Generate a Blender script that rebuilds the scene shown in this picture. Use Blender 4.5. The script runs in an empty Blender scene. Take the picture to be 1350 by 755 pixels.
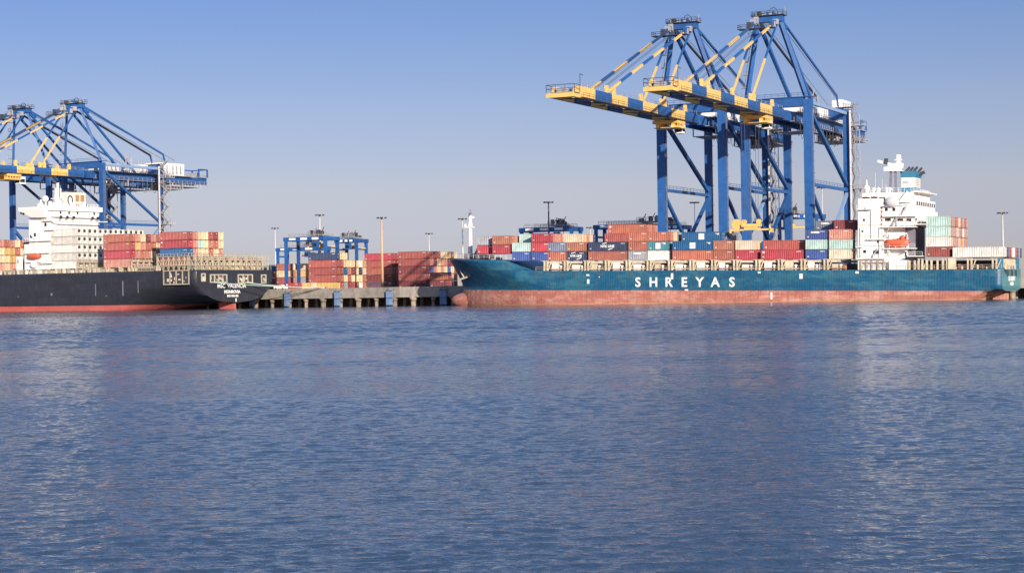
import bpy, math, random
import numpy as np
from mathutils import Matrix, Vector
random.seed(7)
sc = bpy.context.scene
RAD = math.radians

# ------------------------------------------------------------------ camera
FPX, CX, CY, CAMH = 2400.0, 675.0, 377.5, 4.0          # focal length in photo pixels (photo 1350 x 755)
ROLL, PITCH = RAD(0.9), math.atan(7.5 / 2400.0)
cam_d = bpy.data.cameras.new("camera")
cam_d.sensor_width = 36.0
cam_d.lens = 36.0 * FPX / 1350.0
cam_d.clip_start = 0.5
cam_d.clip_end = 30000
cam = bpy.data.objects.new("camera", cam_d)
sc.collection.objects.link(cam)
cam.matrix_world = (Matrix.Translation((0, 0, CAMH)) @ Matrix.Rotation(RAD(90) + PITCH, 4, 'X')
                    @ Matrix.Rotation(-ROLL, 4, 'Z'))
sc.camera = cam

# ------------------------------------------------------------------ light
SUN_EL = RAD(15)
SUN_V = Vector((0.34, -0.94, 0)).normalized()         # horizontal direction towards the sun
sun_d = bpy.data.lights.new("sun", 'SUN')
sun_d.energy = 4.6
sun_d.angle = RAD(0.5)
sun_d.color = (1.0, 0.88, 0.74)
sun = bpy.data.objects.new("sun", sun_d)
sc.collection.objects.link(sun)
tosun = Vector((SUN_V.x * math.cos(SUN_EL), SUN_V.y * math.cos(SUN_EL), math.sin(SUN_EL)))
sun.rotation_euler = tosun.to_track_quat('Z', 'Y').to_euler()
sun.location = (0, 0, 200)

world = bpy.data.worlds.new("World")
sc.world = world
world.use_nodes = True
wn, wl = world.node_tree.nodes, world.node_tree.links
wn.clear()
w_out = wn.new('ShaderNodeOutputWorld')
w_bg = wn.new('ShaderNodeBackground')
w_sky = wn.new('ShaderNodeTexSky')
w_sky.sky_type = 'NISHITA'
w_sky.sun_disc = False
w_sky.sun_elevation = SUN_EL
w_sky.sun_rotation = math.atan2(SUN_V.x, SUN_V.y)
w_sky.air_density = 1.0
w_sky.dust_density = 1.2
w_sky.ozone_density = 2.0
w_tc = wn.new('ShaderNodeTexCoord')
w_map = wn.new('ShaderNodeVectorMath'); w_map.operation = 'MULTIPLY_ADD'
w_map.inputs[1].default_value = (1, 1, 2.6)
w_map.inputs[2].default_value = (0, 0, 0.045)
w_hsv = wn.new('ShaderNodeMix'); w_hsv.data_type = 'RGBA'; w_hsv.blend_type = 'MULTIPLY'
w_hsv.inputs[0].default_value = 1.0
w_sep = wn.new('ShaderNodeSeparateXYZ')
w_ramp = wn.new('ShaderNodeValToRGB')
for k_, (p_, c_) in enumerate(((0.0, (.60, .42, .43)), (.025, (.66, .465, .47)), (.056, (.92, .615, .53)), (.098, (.98, .75, .72)), (.156, (.85, .82, .95)), (.24, (1.25, 1.24, 1.36)), (.42, (1.6, 1.7, 1.85)))):
    e_ = w_ramp.color_ramp.elements[k_] if k_ < 2 else w_ramp.color_ramp.elements.new(p_)
    e_.position = p_; e_.color = (*c_, 1)
wl.new(w_tc.outputs['Generated'], w_sep.inputs[0]); wl.new(w_sep.outputs[2], w_ramp.inputs[0]); wl.new(w_ramp.outputs[0], w_hsv.inputs[7])
wl.new(w_tc.outputs['Generated'], w_map.inputs[0])
wl.new(w_map.outputs[0], w_sky.inputs['Vector'])
wl.new(w_sky.outputs[0], w_hsv.inputs[6])
wl.new(w_hsv.outputs[2], w_bg.inputs['Color'])
w_bg.inputs['Strength'].default_value = 0.146
wl.new(w_bg.outputs[0], w_out.inputs['Surface'])

sc.view_settings.view_transform = 'Standard'
sc.view_settings.look = 'None'
sc.view_settings.gamma = 1
sc.view_settings.use_curve_mapping = False
sc.view_settings.exposure = 0.5
sc.render.engine = 'CYCLES'
sc.cycles.max_bounces = 6
sc.cycles.use_denoising = True

# ------------------------------------------------------------------ geometry of the place
def ray(px, py):
    x, y = px - CX, -(py - CY)
    c, s = math.cos(ROLL), math.sin(ROLL)
    x, y = x * c + y * s, -x * s + y * c
    cp, sp = math.cos(PITCH), math.sin(PITCH)
    return Vector((x, FPX * cp - y * sp, FPX * sp + y * cp))

class Frame:
    """A straight stretch of quay: u runs along it, e runs landward across it, P is a point at the water side."""
    def __init__(s, al, px, Y):
        s.a = RAD(al)
        s.u = Vector((math.cos(s.a), -math.sin(s.a), 0)); s.e = Vector((math.sin(s.a), math.cos(s.a), 0))
        r = ray(px, CY); s.P = Vector((r.x / r.y * Y, Y, 0))
    def hit(s, px, py, off=0.0):
        r = ray(px, py)
        k = (s.P + off * s.e - Vector((0, 0, CAMH))).dot(s.e) / r.dot(s.e)
        p = r * k
        return (p - s.P).dot(s.u), p.z + CAMH
    def w(s, t, o, z=0.0):
        return s.P + t * s.u + o * s.e + Vector((0, 0, z))
FR = Frame(25.6, 800, 531)       # berth of the teal ship
FL = Frame(32.0, 155, 607)       # berth of the black ship
QZ = 6.0                         # quay deck height over the water

# ------------------------------------------------------------------ materials
MATS = {}
def mat(name, col, rough=0.5, var=0.12, dirt=0.0, dirt_col=(0.12, 0.07, 0.04), metal=0.0, scale=0.6, streak=6.0):
    if name in MATS: return MATS[name]
    m = bpy.data.materials.new(name); m.use_nodes = True
    n, l = m.node_tree.nodes, m.node_tree.links
    b = n['Principled BSDF']
    b.inputs['Roughness'].default_value = rough
    b.inputs['Metallic'].default_value = metal
    tc = n.new('ShaderNodeTexCoord'); mp = n.new('ShaderNodeMapping')
    mp.inputs['Scale'].default_value = (1, 1, 1.0 / streak)
    l.new(tc.outputs['Object'], mp.inputs[0])
    n1 = n.new('ShaderNodeTexNoise'); n1.inputs['Scale'].default_value = scale
    n1.inputs['Detail'].default_value = 5; n1.inputs['Roughness'].default_value = 0.65
    l.new(tc.outputs['Object'], n1.inputs['Vector'])
    oi = n.new('ShaderNodeObjectInfo')
    mr = n.new('ShaderNodeMapRange'); mr.inputs[1].default_value = 0.3; mr.inputs[2].default_value = 0.7
    mr.inputs[3].default_value = 1 - var; mr.inputs[4].default_value = 1 + var
    l.new(n1.outputs['Fac'], mr.inputs[0])
    mr2 = n.new('ShaderNodeMapRange'); mr2.inputs[3].default_value = 1 - var * .8; mr2.inputs[4].default_value = 1 + var * .8
    l.new(oi.outputs['Random'], mr2.inputs[0])
    mu = n.new('ShaderNodeMath'); mu.operation = 'MULTIPLY'
    l.new(mr.outputs[0], mu.inputs[0]); l.new(mr2.outputs[0], mu.inputs[1])
    vm = n.new('ShaderNodeVectorMath'); vm.operation = 'SCALE'
    vm.inputs[0].default_value = col
    l.new(mu.outputs[0], vm.inputs['Scale'])
    last = vm.outputs[0]
    if dirt > 0:
        n2 = n.new('ShaderNodeTexNoise'); n2.inputs['Scale'].default_value = 1.6
        n2.inputs['Detail'].default_value = 6; n2.inputs['Roughness'].default_value = 0.7
        l.new(mp.outputs[0], n2.inputs['Vector'])
        r2 = n.new('ShaderNodeMapRange'); r2.inputs[1].default_value = 0.52; r2.inputs[2].default_value = 0.72
        r2.inputs[3].default_value = 0; r2.inputs[4].default_value = dirt
        l.new(n2.outputs['Fac'], r2.inputs[0])
        mx = n.new('ShaderNodeMix'); mx.data_type = 'RGBA'
        l.new(r2.outputs[0], mx.inputs[0]); l.new(last, mx.inputs[6]); mx.inputs[7].default_value = (*dirt_col, 1)
        last = mx.outputs[2]
    l.new(last, b.inputs['Base Color'])
    MATS[name] = m
    return m

BLUE = mat('crane_blue_paint', (0.018, 0.095, 0.30), 0.45, 0.2, 0.5, (0.05, 0.08, 0.15))
YEL = mat('crane_yellow_paint', (0.76, 0.50, 0.15), 0.45, 0.1, 0.3, (0.3, 0.17, 0.08))
GREY = mat('galvanised_steel', (0.34, 0.34, 0.36), 0.5, 0.15, 0.3)
DARK = mat('dark_steel', (0.045, 0.05, 0.06), 0.6, 0.2, 0.2)
WHITE = mat('white_ship_paint', (0.81, 0.80, 0.77), 0.45, 0.05, 0.22, (0.42, 0.30, 0.2), streak=8)
CREAM = mat('cream_deck_paint', (0.62, 0.54, 0.40), 0.55, 0.15, 0.55, (0.16, 0.11, 0.08))
LASH = mat('beige_lashing_steel', (0.43, 0.38, 0.29), 0.6, 0.2, 0.6, (0.15, 0.10, 0.08))
GLASS = mat('window_glass', (0.02, 0.025, 0.03), 0.08, 0.05)
ORANGE = mat('lifeboat_orange', (0.62, 0.13, 0.07), 0.4, 0.08, 0.2)
DECKRED = mat('deck_red_oxide', (0.22, 0.07, 0.05), 0.7, 0.2)
CONC = mat('quay_concrete', (0.33, 0.30, 0.26), 0.85, 0.28, 0.75, (0.13, 0.11, 0.09), scale=0.35)
PILE = mat('pile_concrete', (0.26, 0.22, 0.17), 0.9, 0.3, 0.7, (0.07, 0.06, 0.05), scale=.8)
CONCD = mat('dark_concrete', (0.10, 0.09, 0.08), 0.8, 0.25, 0.4)  # darker concrete tone for the wall under the deck
FEND = mat('fender_blue_panel', (0.13, 0.22, 0.38), 0.5, 0.3, 0.7, (0.45, 0.42, 0.38))
RUBBER = mat('black_rubber', (0.02, 0.02, 0.022), 0.8, 0.2)
LETTER = mat('white_lettering', (0.82, 0.82, 0.80), 0.5, 0.04, 0.15, (0.3, 0.3, 0.3))
STAIR = mat('stair_steel', (0.20, 0.20, 0.22), 0.6, 0.2, 0.3)
GREYP = mat('grey_purple_paint_and_shade', (0.17, 0.16, 0.21), 0.55, 0.1, 0.2)
TEALF = mat('funnel_blue_paint', (0.04, 0.19, 0.32), 0.45, 0.1)
ROPEG = mat('green_white_rope', (0.38, 0.50, 0.44), 0.8, 0.1)
ROPED = mat('wire_rope', (0.06, 0.07, 0.09), 0.6, 0.1)
LAMPG = mat('mast_grey_paint', (0.52, 0.52, 0.53), 0.5, 0.08)

def hull_mat(name, base, patch, stain, patch_amt, stain_amt, rough=0.42):
    m = bpy.data.materials.new(name); m.use_nodes = True
    n, l = m.node_tree.nodes, m.node_tree.links
    b = n['Principled BSDF']; b.inputs['Roughness'].default_value = rough
    tc = n.new('ShaderNodeTexCoord')
    def noise(sx, sy, sz, sc_, det, lo, hi, amt):
        mp = n.new('ShaderNodeMapping'); mp.inputs['Scale'].default_value = (sx, sy, sz)
        l.new(tc.outputs['Object'], mp.inputs[0])
        t = n.new('ShaderNodeTexNoise'); t.inputs['Scale'].default_value = sc_; t.inputs['Detail'].default_value = det
        t.inputs['Roughness'].default_value = 0.68
        l.new(mp.outputs[0], t.inputs['Vector'])
        r = n.new('ShaderNodeMapRange'); r.inputs[1].default_value = lo; r.inputs[2].default_value = hi
        r.inputs[3].default_value = 0; r.inputs[4].default_value = amt
        l.new(t.outputs['Fac'], r.inputs[0]); return r.outputs[0]
    def mix(a, fac, c):
        mx = n.new('ShaderNodeMix'); mx.data_type = 'RGBA'
        l.new(fac, mx.inputs[0]); mx.inputs[7].default_value = (*c, 1)
        if isinstance(a, tuple): mx.inputs[6].default_value = (*a, 1)
        else: l.new(a, mx.inputs[6])
        return mx.outputs[2]
    c = mix(base, noise(0.10, 1, 0.35, 1.0, 4, 0.47, 0.56, patch_amt), patch)           # repainted fields
    c = mix(c, noise(0.35, 1, 0.9, 1.3, 6, 0.50, 0.66, patch_amt * .8), tuple(x * 0.62 for x in base))
    c = mix(c, noise(1.5, 1, 0.13, 1.3, 7, 0.52, 0.68, stain_amt), stain)               # vertical rust runs
    c = mix(c, noise(2.5, 1, 2.5, 1.0, 8, 0.60, 0.66, stain_amt * .9), tuple(x * 0.7 for x in stain))
    # plate seams: long strakes and butts
    mpb = n.new('ShaderNodeMapping'); mpb.inputs['Rotation'].default_value = (RAD(90), 0, 0)
    br = n.new('ShaderNodeTexBrick'); br.inputs['Scale'].default_value = 1.0; br.inputs['Brick Width'].default_value = 6.5; br.inputs['Row Height'].default_value = 2.3
    br.inputs['Mortar Size'].default_value = 0.05; br.inputs['Color1'].default_value = (0, 0, 0, 1); br.inputs['Color2'].default_value = (.6, .6, .6, 1); br.inputs['Mortar'].default_value = (1, 1, 1, 1)
    l.new(tc.outputs['Object'], mpb.inputs[0]); l.new(mpb.outputs[0], br.inputs['Vector'])
    mf = n.new('ShaderNodeMath'); mf.operation = 'MULTIPLY'; mf.inputs[1].default_value = .6
    l.new(br.outputs['Color'], mf.inputs[0])
    c = mix(c, mf.outputs[0], tuple(x * .55 for x in base))
    l.new(c, b.inputs['Base Color'])
    nb = n.new('ShaderNodeTexNoise'); nb.inputs['Scale'].default_value = 0.5; nb.inputs['Detail'].default_value = 3
    bp = n.new('ShaderNodeBump'); bp.inputs['Strength'].default_value = 0.4; bp.inputs['Distance'].default_value = 0.2
    l.new(tc.outputs['Object'], nb.inputs['Vector'])
    wv = n.new('ShaderNodeTexWave'); wv.bands_direction = 'X'; wv.inputs['Scale'].default_value = 0.42; wv.inputs['Distortion'].default_value = 1.2; wv.inputs['Detail Scale'].default_value = 2
    l.new(tc.outputs['Object'], wv.inputs['Vector'])
    ad = n.new('ShaderNodeMath'); ad.operation = 'MULTIPLY_ADD'; ad.inputs[1].default_value = 0.22
    l.new(wv.outputs['Fac'], ad.inputs[0]); l.new(nb.outputs['Fac'], ad.inputs[2])
    l.new(ad.outputs[0], bp.inputs['Height']); l.new(bp.outputs[0], b.inputs['Normal'])
    return m
H_TEAL = hull_mat('teal_hull_paint', (0.007, 0.100, 0.205), (0.035, 0.160, 0.225), (0.10, 0.085, 0.075), 0.85, 1.0)
H_TEALS = hull_mat('sunlit_teal_transom', (0.07, 0.27, 0.31), (0.12, 0.34, 0.36), (0.10, 0.15, 0.16), 0.7, 0.6)  # sunlit look of the transom put into a paler teal than the side
H_RED = hull_mat('worn_red_antifouling', (0.46, 0.165, 0.125), (0.60, 0.31, 0.24), (0.15, 0.09, 0.08), 0.9, 0.85, 0.7)
H_SCUM = hull_mat('waterline_growth', (0.44, 0.27, 0.14), (0.45, 0.18, 0.11), (0.14, 0.12, 0.06), 0.8, 0.6, 0.8)
H_BLACK = hull_mat('black_hull_paint', (0.030, 0.033, 0.045), (0.040, 0.043, 0.055), (0.12, 0.12, 0.13), 0.5, 0.22, 0.38)
H_PINK = hull_mat('pink_red_antifouling', (0.52, 0.12, 0.10), (0.56, 0.16, 0.14), (0.3, 0.09, 0.08), 0.4, 0.4, 0.6)

CC = {  # container colours: (albedo, words)
 'rust': ((0.38, 0.13, 0.09), 'orange red'), 'red': ((0.32, 0.085, 0.075), 'dark red'), 'crim': ((0.38, 0.055, 0.075), 'crimson'),
 'maroon': ((0.20, 0.05, 0.055), 'maroon'), 'salmon': ((0.48, 0.22, 0.17), 'salmon pink'), 'brown': ((0.34, 0.14, 0.095), 'red brown'),
 'navy': ((0.035, 0.055, 0.12), 'navy'), 'blue': ((0.05, 0.09, 0.28), 'royal blue'), 'mblue': ((0.015, 0.11, 0.27), 'ocean blue'),
 'teal': ((0.05, 0.20, 0.25), 'teal'), 'slate': ((0.16, 0.19, 0.27), 'slate blue'), 'grey': ((0.30, 0.31, 0.34), 'grey'),
 'mint': ((0.42, 0.58, 0.54), 'pale mint'), 'white': ((0.68, 0.67, 0.64), 'white'), 'cream': ((0.66, 0.52, 0.33), 'cream'),
 'beige': ((0.58, 0.49, 0.38), 'beige'), 'ochre': ((0.56, 0.36, 0.14), 'ochre'), 'purple': ((0.12, 0.07, 0.10), 'plum brown'),
 'pale': ((0.60, 0.58, 0.53), 'off white')}
for k, (c, _) in CC.items():
    mat('container_' + k, c, 0.55, 0.2, 0.6, tuple(0.45 * x + 0.05 for x in c), scale=0.5, streak=5)

# ------------------------------------------------------------------ mesh builder
class MB:
    def __init__(s): s.v = []; s.f = []; s.mi = []; s.mats = []
    def m(s, mt):
        if mt not in s.mats: s.mats.append(mt)
        return s.mats.index(mt)
    def add(s, vs, fs, mt):
        b = len(s.v); i = s.m(mt)
        s.v += [tuple(v) for v in vs]; s.f += [tuple(b + k for k in f) for f in fs]; s.mi += [i] * len(fs)
    def box(s, x0, x1, y0, y1, z0, z1, mt):
        vs = [(x, y, z) for z in (z0, z1) for y in (y0, y1) for x in (x0, x1)]
        s.add(vs, [(0, 2, 3, 1), (4, 5, 7, 6), (0, 1, 5, 4), (2, 6, 7, 3), (0, 4, 6, 2), (1, 3, 7, 5)], mt); return s
    def hexa(s, bot, top, mt):       # four bottom corners (ccw), four top corners
        s.add(list(bot) + list(top), [(3, 2, 1, 0), (4, 5, 6, 7), (0, 1, 5, 4), (1, 2, 6, 5), (2, 3, 7, 6), (3, 0, 4, 7)], mt); return s
    def beam(s, p, q, w, h, mt, up=(0, 0, 1)):
        p, q = Vector(p), Vector(q); d = (q - p).normalized(); up = Vector(up)
        if abs(d.dot(up)) > .98: up = Vector((0, 1, 0))
        a = d.cross(up).normalized() * w / 2; b = a.cross(d).normalized() * h / 2
        s.hexa([p - a - b, p + a - b, p + a + b, p - a + b], [q - a - b, q + a - b, q + a + b, q - a + b], mt); return s
    def tube(s, p, q, r, mt, n=8, r2=None):
        p, q = Vector(p), Vector(q); d = (q - p).normalized(); r2 = r if r2 is None else r2
        up = Vector((0, 0, 1)) if abs(d.z) < .98 else Vector((0, 1, 0))
        a = d.cross(up).normalized(); b = a.cross(d)
        vs = []
        for c, rr in ((p, r), (q, r2)):
            for i in range(n):
                t = 2 * math.pi * i / n; vs.append(c + (a * math.cos(t) + b * math.sin(t)) * rr)
        fs = [(i, (i + 1) % n, n + (i + 1) % n, n + i) for i in range(n)] + [tuple(range(n))[::-1], tuple(range(n, 2 * n))]
        s.add(vs, fs, mt); return s
    def path(s, pts, r, mt, n=5):
        for a, b in zip(pts[:-1], pts[1:]): s.tube(a, b, r, mt, n)
        return s
    def ball(s, c, rx, ry, rz, mt, n=10, k=6):
        c = Vector(c); vs = [c + Vector((0, 0, rz))]
        for j in range(1, k):
            ph = math.pi * j / k
            for i in range(n):
                t = 2 * math.pi * i / n
                vs.append(c + Vector((rx * math.sin(ph) * math.cos(t), ry * math.sin(ph) * math.sin(t), rz * math.cos(ph))))
        vs.append(c - Vector((0, 0, rz)))
        fs = [(0, 1 + i, 1 + (i + 1) % n) for i in range(n)]
        for j in range(k - 2):
            a = 1 + j * n
            fs += [(a + i, a + n + i, a + n + (i + 1) % n, a + (i + 1) % n) for i in range(n)]
        a = 1 + (k - 2) * n; e = len(vs) - 1
        fs += [(a + i, e, a + (i + 1) % n) for i in range(n)]
        s.add(vs, fs, mt); return s
    def rail(s, pts, h=1.1, mt=None, step=2.0, r=0.05):
        mt = mt or GREY
        for a, b in zip(pts[:-1], pts[1:]):
            a, b = Vector(a), Vector(b); up = Vector((0, 0, h))
            s.tube(a + up, b + up, r, mt, 4); s.tube(a + up * .5, b + up * .5, r * .8, mt, 4)
            n = max(1, int((b - a).length / step))
            for i in range(n + 1):
                p = a.lerp(b, i / n); s.tube(p, p + up, r, mt, 4)
        return s
    def build(s, name, parent=None, smooth=False):
        me = bpy.data.meshes.new(name); me.from_pydata(s.v, [], s.f)
        for mt in s.mats: me.materials.append(mt)
        me.polygons.foreach_set('material_index', s.mi)
        if smooth: me.polygons.foreach_set('use_smooth', [True] * len(me.polygons))
        me.update()
        return link(name, me, parent)

def link(name, data, parent=None):
    o = bpy.data.objects.new(name, data); sc.collection.objects.link(o)
    if parent: o.parent = parent
    return o
def tag(o, label, cat, group=None, kind=None):
    if label: o['label'] = label
    if cat: o['category'] = cat
    if group: o['group'] = group
    if kind: o['kind'] = kind
    return o
def thing(name, label, cat, loc=(0, 0, 0), rot=(0, 0, 0), group=None):
    o = link(name, None); o.location = loc; o.rotation_euler = rot
    return tag(o, label, cat, group)
def copy_tree(o, parent=None):
    c = o.copy(); sc.collection.objects.link(c); c.parent = parent
    for ch in list(o.children): copy_tree(ch, c)
    return c
FONT = None
def text(name, s, size, mt, parent, loc, face='side', spacing=1.0, bold=0.0, extrude=0.02):
    cu = bpy.data.curves.new(name, 'FONT'); cu.body = s; cu.size = size; cu.extrude = extrude
    cu.align_x = 'CENTER'; cu.align_y = 'CENTER'; cu.space_character = spacing; cu.offset = bold; cu.resolution_u = 3
    tmp = bpy.data.objects.new(name, cu); sc.collection.objects.link(tmp)
    bpy.context.view_layer.update()
    me = bpy.data.meshes.new_from_object(tmp.evaluated_get(bpy.context.evaluated_depsgraph_get()))
    bpy.data.objects.remove(tmp); bpy.data.curves.remove(cu)
    me.materials.clear(); me.materials.append(mt)
    o = link(name, me, parent)
    M = Matrix.Rotation(RAD(90), 4, 'X')
    if face == 'aft': M = Matrix.Rotation(RAD(90), 4, 'Z') @ M
    me.transform(M); o.location = loc
    return o
def text_mesh_into(mb, s, size, mt, loc, bold=0.0):
    cu = bpy.data.curves.new('t', 'FONT'); cu.body = s; cu.size = size; cu.extrude = 0.01
    cu.align_x = 'CENTER'; cu.align_y = 'CENTER'; cu.offset = bold; cu.resolution_u = 2
    tmp = bpy.data.objects.new('t', cu); sc.collection.objects.link(tmp)
    bpy.context.view_layer.update()
    me = bpy.data.meshes.new_from_object(tmp.evaluated_get(bpy.context.evaluated_depsgraph_get()))
    bpy.data.objects.remove(tmp); bpy.data.curves.remove(cu)
    me.transform(Matrix.Translation(loc) @ Matrix.Rotation(RAD(90), 4, 'X'))
    mb.add([tuple(v.co) for v in me.vertices], [tuple(p.vertices) for p in me.polygons], mt)
    bpy.data.meshes.remove(me)

# ------------------------------------------------------------------ water
def water_material():
    m = bpy.data.materials.new('harbour_water'); m.use_nodes = True
    n, l = m.node_tree.nodes, m.node_tree.links
    b = n['Principled BSDF']
    b.inputs['Base Color'].default_value = (0.032, 0.060, 0.105, 1)
    b.inputs['Roughness'].default_value = 0.07
    b.inputs['IOR'].default_value = 1.33
    tc = n.new('ShaderNodeTexCoord')
    def noise(sx, sy, scale, det, rough=0.55, rot=0.0, dist=0.0):
        mp = n.new('ShaderNodeMapping'); mp.inputs['Scale'].default_value = (sx, sy, 1); mp.inputs['Rotation'].default_value = (0, 0, rot)
        l.new(tc.outputs['Object'], mp.inputs[0])
        t = n.new('ShaderNodeTexNoise'); t.inputs['Scale'].default_value = scale; t.inputs['Detail'].default_value = det
        t.inputs['Roughness'].default_value = rough; t.inputs['Distortion'].default_value = dist
        l.new(mp.outputs[0], t.inputs['Vector']); return t.outputs['Fac']
    def mul(a, k):
        x = n.new('ShaderNodeMath'); x.operation = 'MULTIPLY'
        l.new(a, x.inputs[0])
        if isinstance(k, float): x.inputs[1].default_value = k
        else: l.new(k, x.inputs[1])
        return x.outputs[0]
    def add(a, c):
        x = n.new('ShaderNodeMath'); x.operation = 'ADD'; l.new(a, x.inputs[0]); l.new(c, x.inputs[1]); return x.outputs[0]
    a = mul(noise(0.7, 1.0, 2.4, 3, 0.6, RAD(8), 0.5), 0.085)
    c = mul(noise(0.9, 1.0, 6.0, 2, 0.5, RAD(-14), 0.3), 0.042)
    d = mul(noise(0.5, 1.0, 0.6, 2, 0.5, RAD(20)), 0.03)
    h = add(add(add(a, c), d), mul(noise(0.65, 1.0, 15.0, 2, 0.6, RAD(10), 0.2), 0.015))
    # wind patches: calmer, paler lanes lying along the channel
    pt = noise(0.006, 0.045, 1.0, 3, 0.6, RAD(4))
    r = n.new('ShaderNodeMapRange'); r.inputs[1].default_value = 0.38; r.inputs[2].default_value = 0.60
    r.inputs[3].default_value = 0.55; r.inputs[4].default_value = 1.08
    l.new(pt, r.inputs[0])
    h = mul(h, r.outputs[0])
    bp = n.new('ShaderNodeBump'); bp.inputs['Strength'].default_value = 1.0; bp.inputs['Distance'].default_value = 1.0
    l.new(h, bp.inputs['Height']); l.new(bp.outputs[0], b.inputs['Normal'])
    return m
WATER = water_material()
def wave_sheet():
    """one sheet of water: wind waves as real relief where they can be told apart, flat farther out."""
    rng = np.random.RandomState(4)
    rows = [-1500.0, -400, -60, 0]
    y = 8.0
    while y < 640:
        rows.append(y); y += 0.06 if y < 45 else (0.06 + (y - 45) * 0.0015)
    rows += [700, 900, 1500, 3000, 6000]
    Yr = np.array(rows); NXV = 1700
    u = np.linspace(-1, 1, NXV)
    half = np.where((Yr > 0) & (Yr < 645), 30 + np.abs(Yr) * 0.34, 30 + 640 * .34)
    X = u[None, :] * half[:, None]; X[:, 0] = -6000; X[:, -1] = 6000
    Yg = np.repeat(Yr[:, None], NXV, 1)
    Zg = np.zeros_like(X)
    dxs = half / (NXV / 2); dys = np.gradient(Yr)
    samp = np.maximum(dxs, dys)[:, None]
    N = 110
    lam = np.exp(rng.uniform(math.log(0.17), math.log(1.1), N))
    th = RAD(90) + RAD(14) + rng.normal(0, RAD(31), N)         # mostly running along the view, across the channel
    ph = rng.uniform(0, 6.283, N)
    patch = 0.78 + 0.30 * np.sin(X * 0.011 + Yg * .05 + 1.0) * np.sin(Yg * 0.083 + X * .004 + .4) + .14 * np.sin(Yg * .31 + X * .01)
    lam = np.concatenate([lam, np.exp(rng.uniform(math.log(1.1), math.log(4.2), 70))])
    th = np.concatenate([th, RAD(96) + rng.normal(0, RAD(32), 70)]); ph = np.concatenate([ph, rng.uniform(0, 6.283, 70)])
    chop = np.clip((Yg - 60) / 150, 0, 1)                      # longer chop out in the fairway
    for n_, (l_, t_, p_) in enumerate(zip(lam, th, ph)):
        k_ = 6.283 / l_
        slope = 0.0138 * (1.0 if l_ < .8 else .75)
        fade = np.clip((l_ / samp - 2.6) / 1.6, 0, 1)
        if fade.max() <= 0: continue
        a = slope / k_ if n_ < N else 0.019 * chop / k_
        arg = k_ * (X * math.cos(t_) + Yg * math.sin(t_)) + p_
        Zg += a * fade * (np.sin(arg) + 0.25 * np.sin(2 * arg + .6))
    t_ = np.clip((Yg - 365 - .03 * X + 12 * np.sin(X * .03)) / 50, 0, 1); Zg *= patch * (1 - .72 * t_ * t_ * (3 - 2 * t_))   # calmer water in the lee of the ships
    edge = np.clip((Yg - 8) / 4, 0, 1) * np.clip((645 - Yg) / 30, 0, 1)
    Zg *= edge; Zg[:, 0] = 0; Zg[:, -1] = 0
    R_, C_ = X.shape
    co = np.stack([X, Yg, Zg], -1).reshape(-1, 3).astype(np.float32)
    idx = np.arange(R_ * C_).reshape(R_, C_)
    q = np.stack([idx[:-1, :-1], idx[:-1, 1:], idx[1:, 1:], idx[1:, :-1]], -1).reshape(-1, 4).astype(np.int32)
    me = bpy.data.meshes.new('water')
    me.vertices.add(len(co)); me.vertices.foreach_set('co', co.ravel())
    me.loops.add(q.size); me.loops.foreach_set('vertex_index', q.ravel())
    me.polygons.add(len(q)); me.polygons.foreach_set('loop_start', np.arange(0, q.size, 4, dtype=np.int32))
    me.polygons.foreach_set('use_smooth', np.ones(len(q), dtype=bool))
    me.materials.append(WATER); me.update(calc_edges=True)
    return tag(link('water', me), None, None, None, 'structure')
wave_sheet()

# ------------------------------------------------------------------ quay
BR, BL = 27.0, 38.0                        # beams of the two ships
OR_, OL_ = BR + 5, BL + 4                  # offsets of the quay edge
def join_t():                              # where the two quay lines meet
    a, b = FL.w(0, OL_), FR.w(0, OR_)
    A = np.array([[FL.u.x, -FR.u.x], [FL.u.y, -FR.u.y]]); rhs = np.array([b.x - a.x, b.y - a.y])
    return np.linalg.solve(A, rhs)
tL, tR = [float(v) for v in join_t()]
# ground behind the quay
g = MB()
pA, pB, pC = FL.w(tL - 900, OL_ + 14), FL.w(tL, OL_ + 14), FR.w(tR + 900, OR_ + 14)
pB = (FL.w(tL, OL_ + 14) + FR.w(tR, OR_ + 14)) / 2
far = 2600
vs = [pA, pB, pC, pC + FR.e * far, pB + Vector((0, far, 0)), pA + FL.e * far]
g.add([(v.x, v.y, QZ - 0.004) for v in vs], [(0, 1, 4, 5), (1, 2, 3, 4)], mat('yard_asphalt', (0.16, 0.15, 0.14), 0.9, 0.2))
tag(g.build('ground'), None, None, None, 'structure')

wharf = thing('wharf', 'long concrete wharf on piles between and behind the two ships', 'wharf', FR.w(tR, OR_))
def loc(p): return p - wharf.location
def quay_run(fr, off, t0, t1, nm):
    d = MB()
    def q(t, o, z): return loc(fr.w(t, o, z))
    def slab(t0, t1, o0, o1, z0, z1, m_, mbx): mbx.hexa([q(t0, o0, z0), q(t1, o0, z0), q(t1, o1, z0), q(t0, o1, z0)],
                                                   [q(t0, o0, z1), q(t1, o0, z1), q(t1, o1, z1), q(t0, o1, z1)], m_)
    slab(t0, t1, off, off + 14, QZ - 1.0, QZ, CONC, d)
    slab(t0, t1, off + .004, off + 1.4, QZ - 3.1, QZ - 1.004, CONC, d)
    slab(t0, t1, off + .15, off + .5, QZ + .004, QZ + .28, CONC, d)
    d.build('deck', wharf)
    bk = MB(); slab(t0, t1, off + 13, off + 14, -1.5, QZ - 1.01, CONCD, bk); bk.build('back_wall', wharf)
    return q
qL = quay_run(FL, OL_, tL - 420, tL, 'l')
qR = quay_run(FR, OR_, tR, tR + 420, 'r')
k = 0
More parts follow.
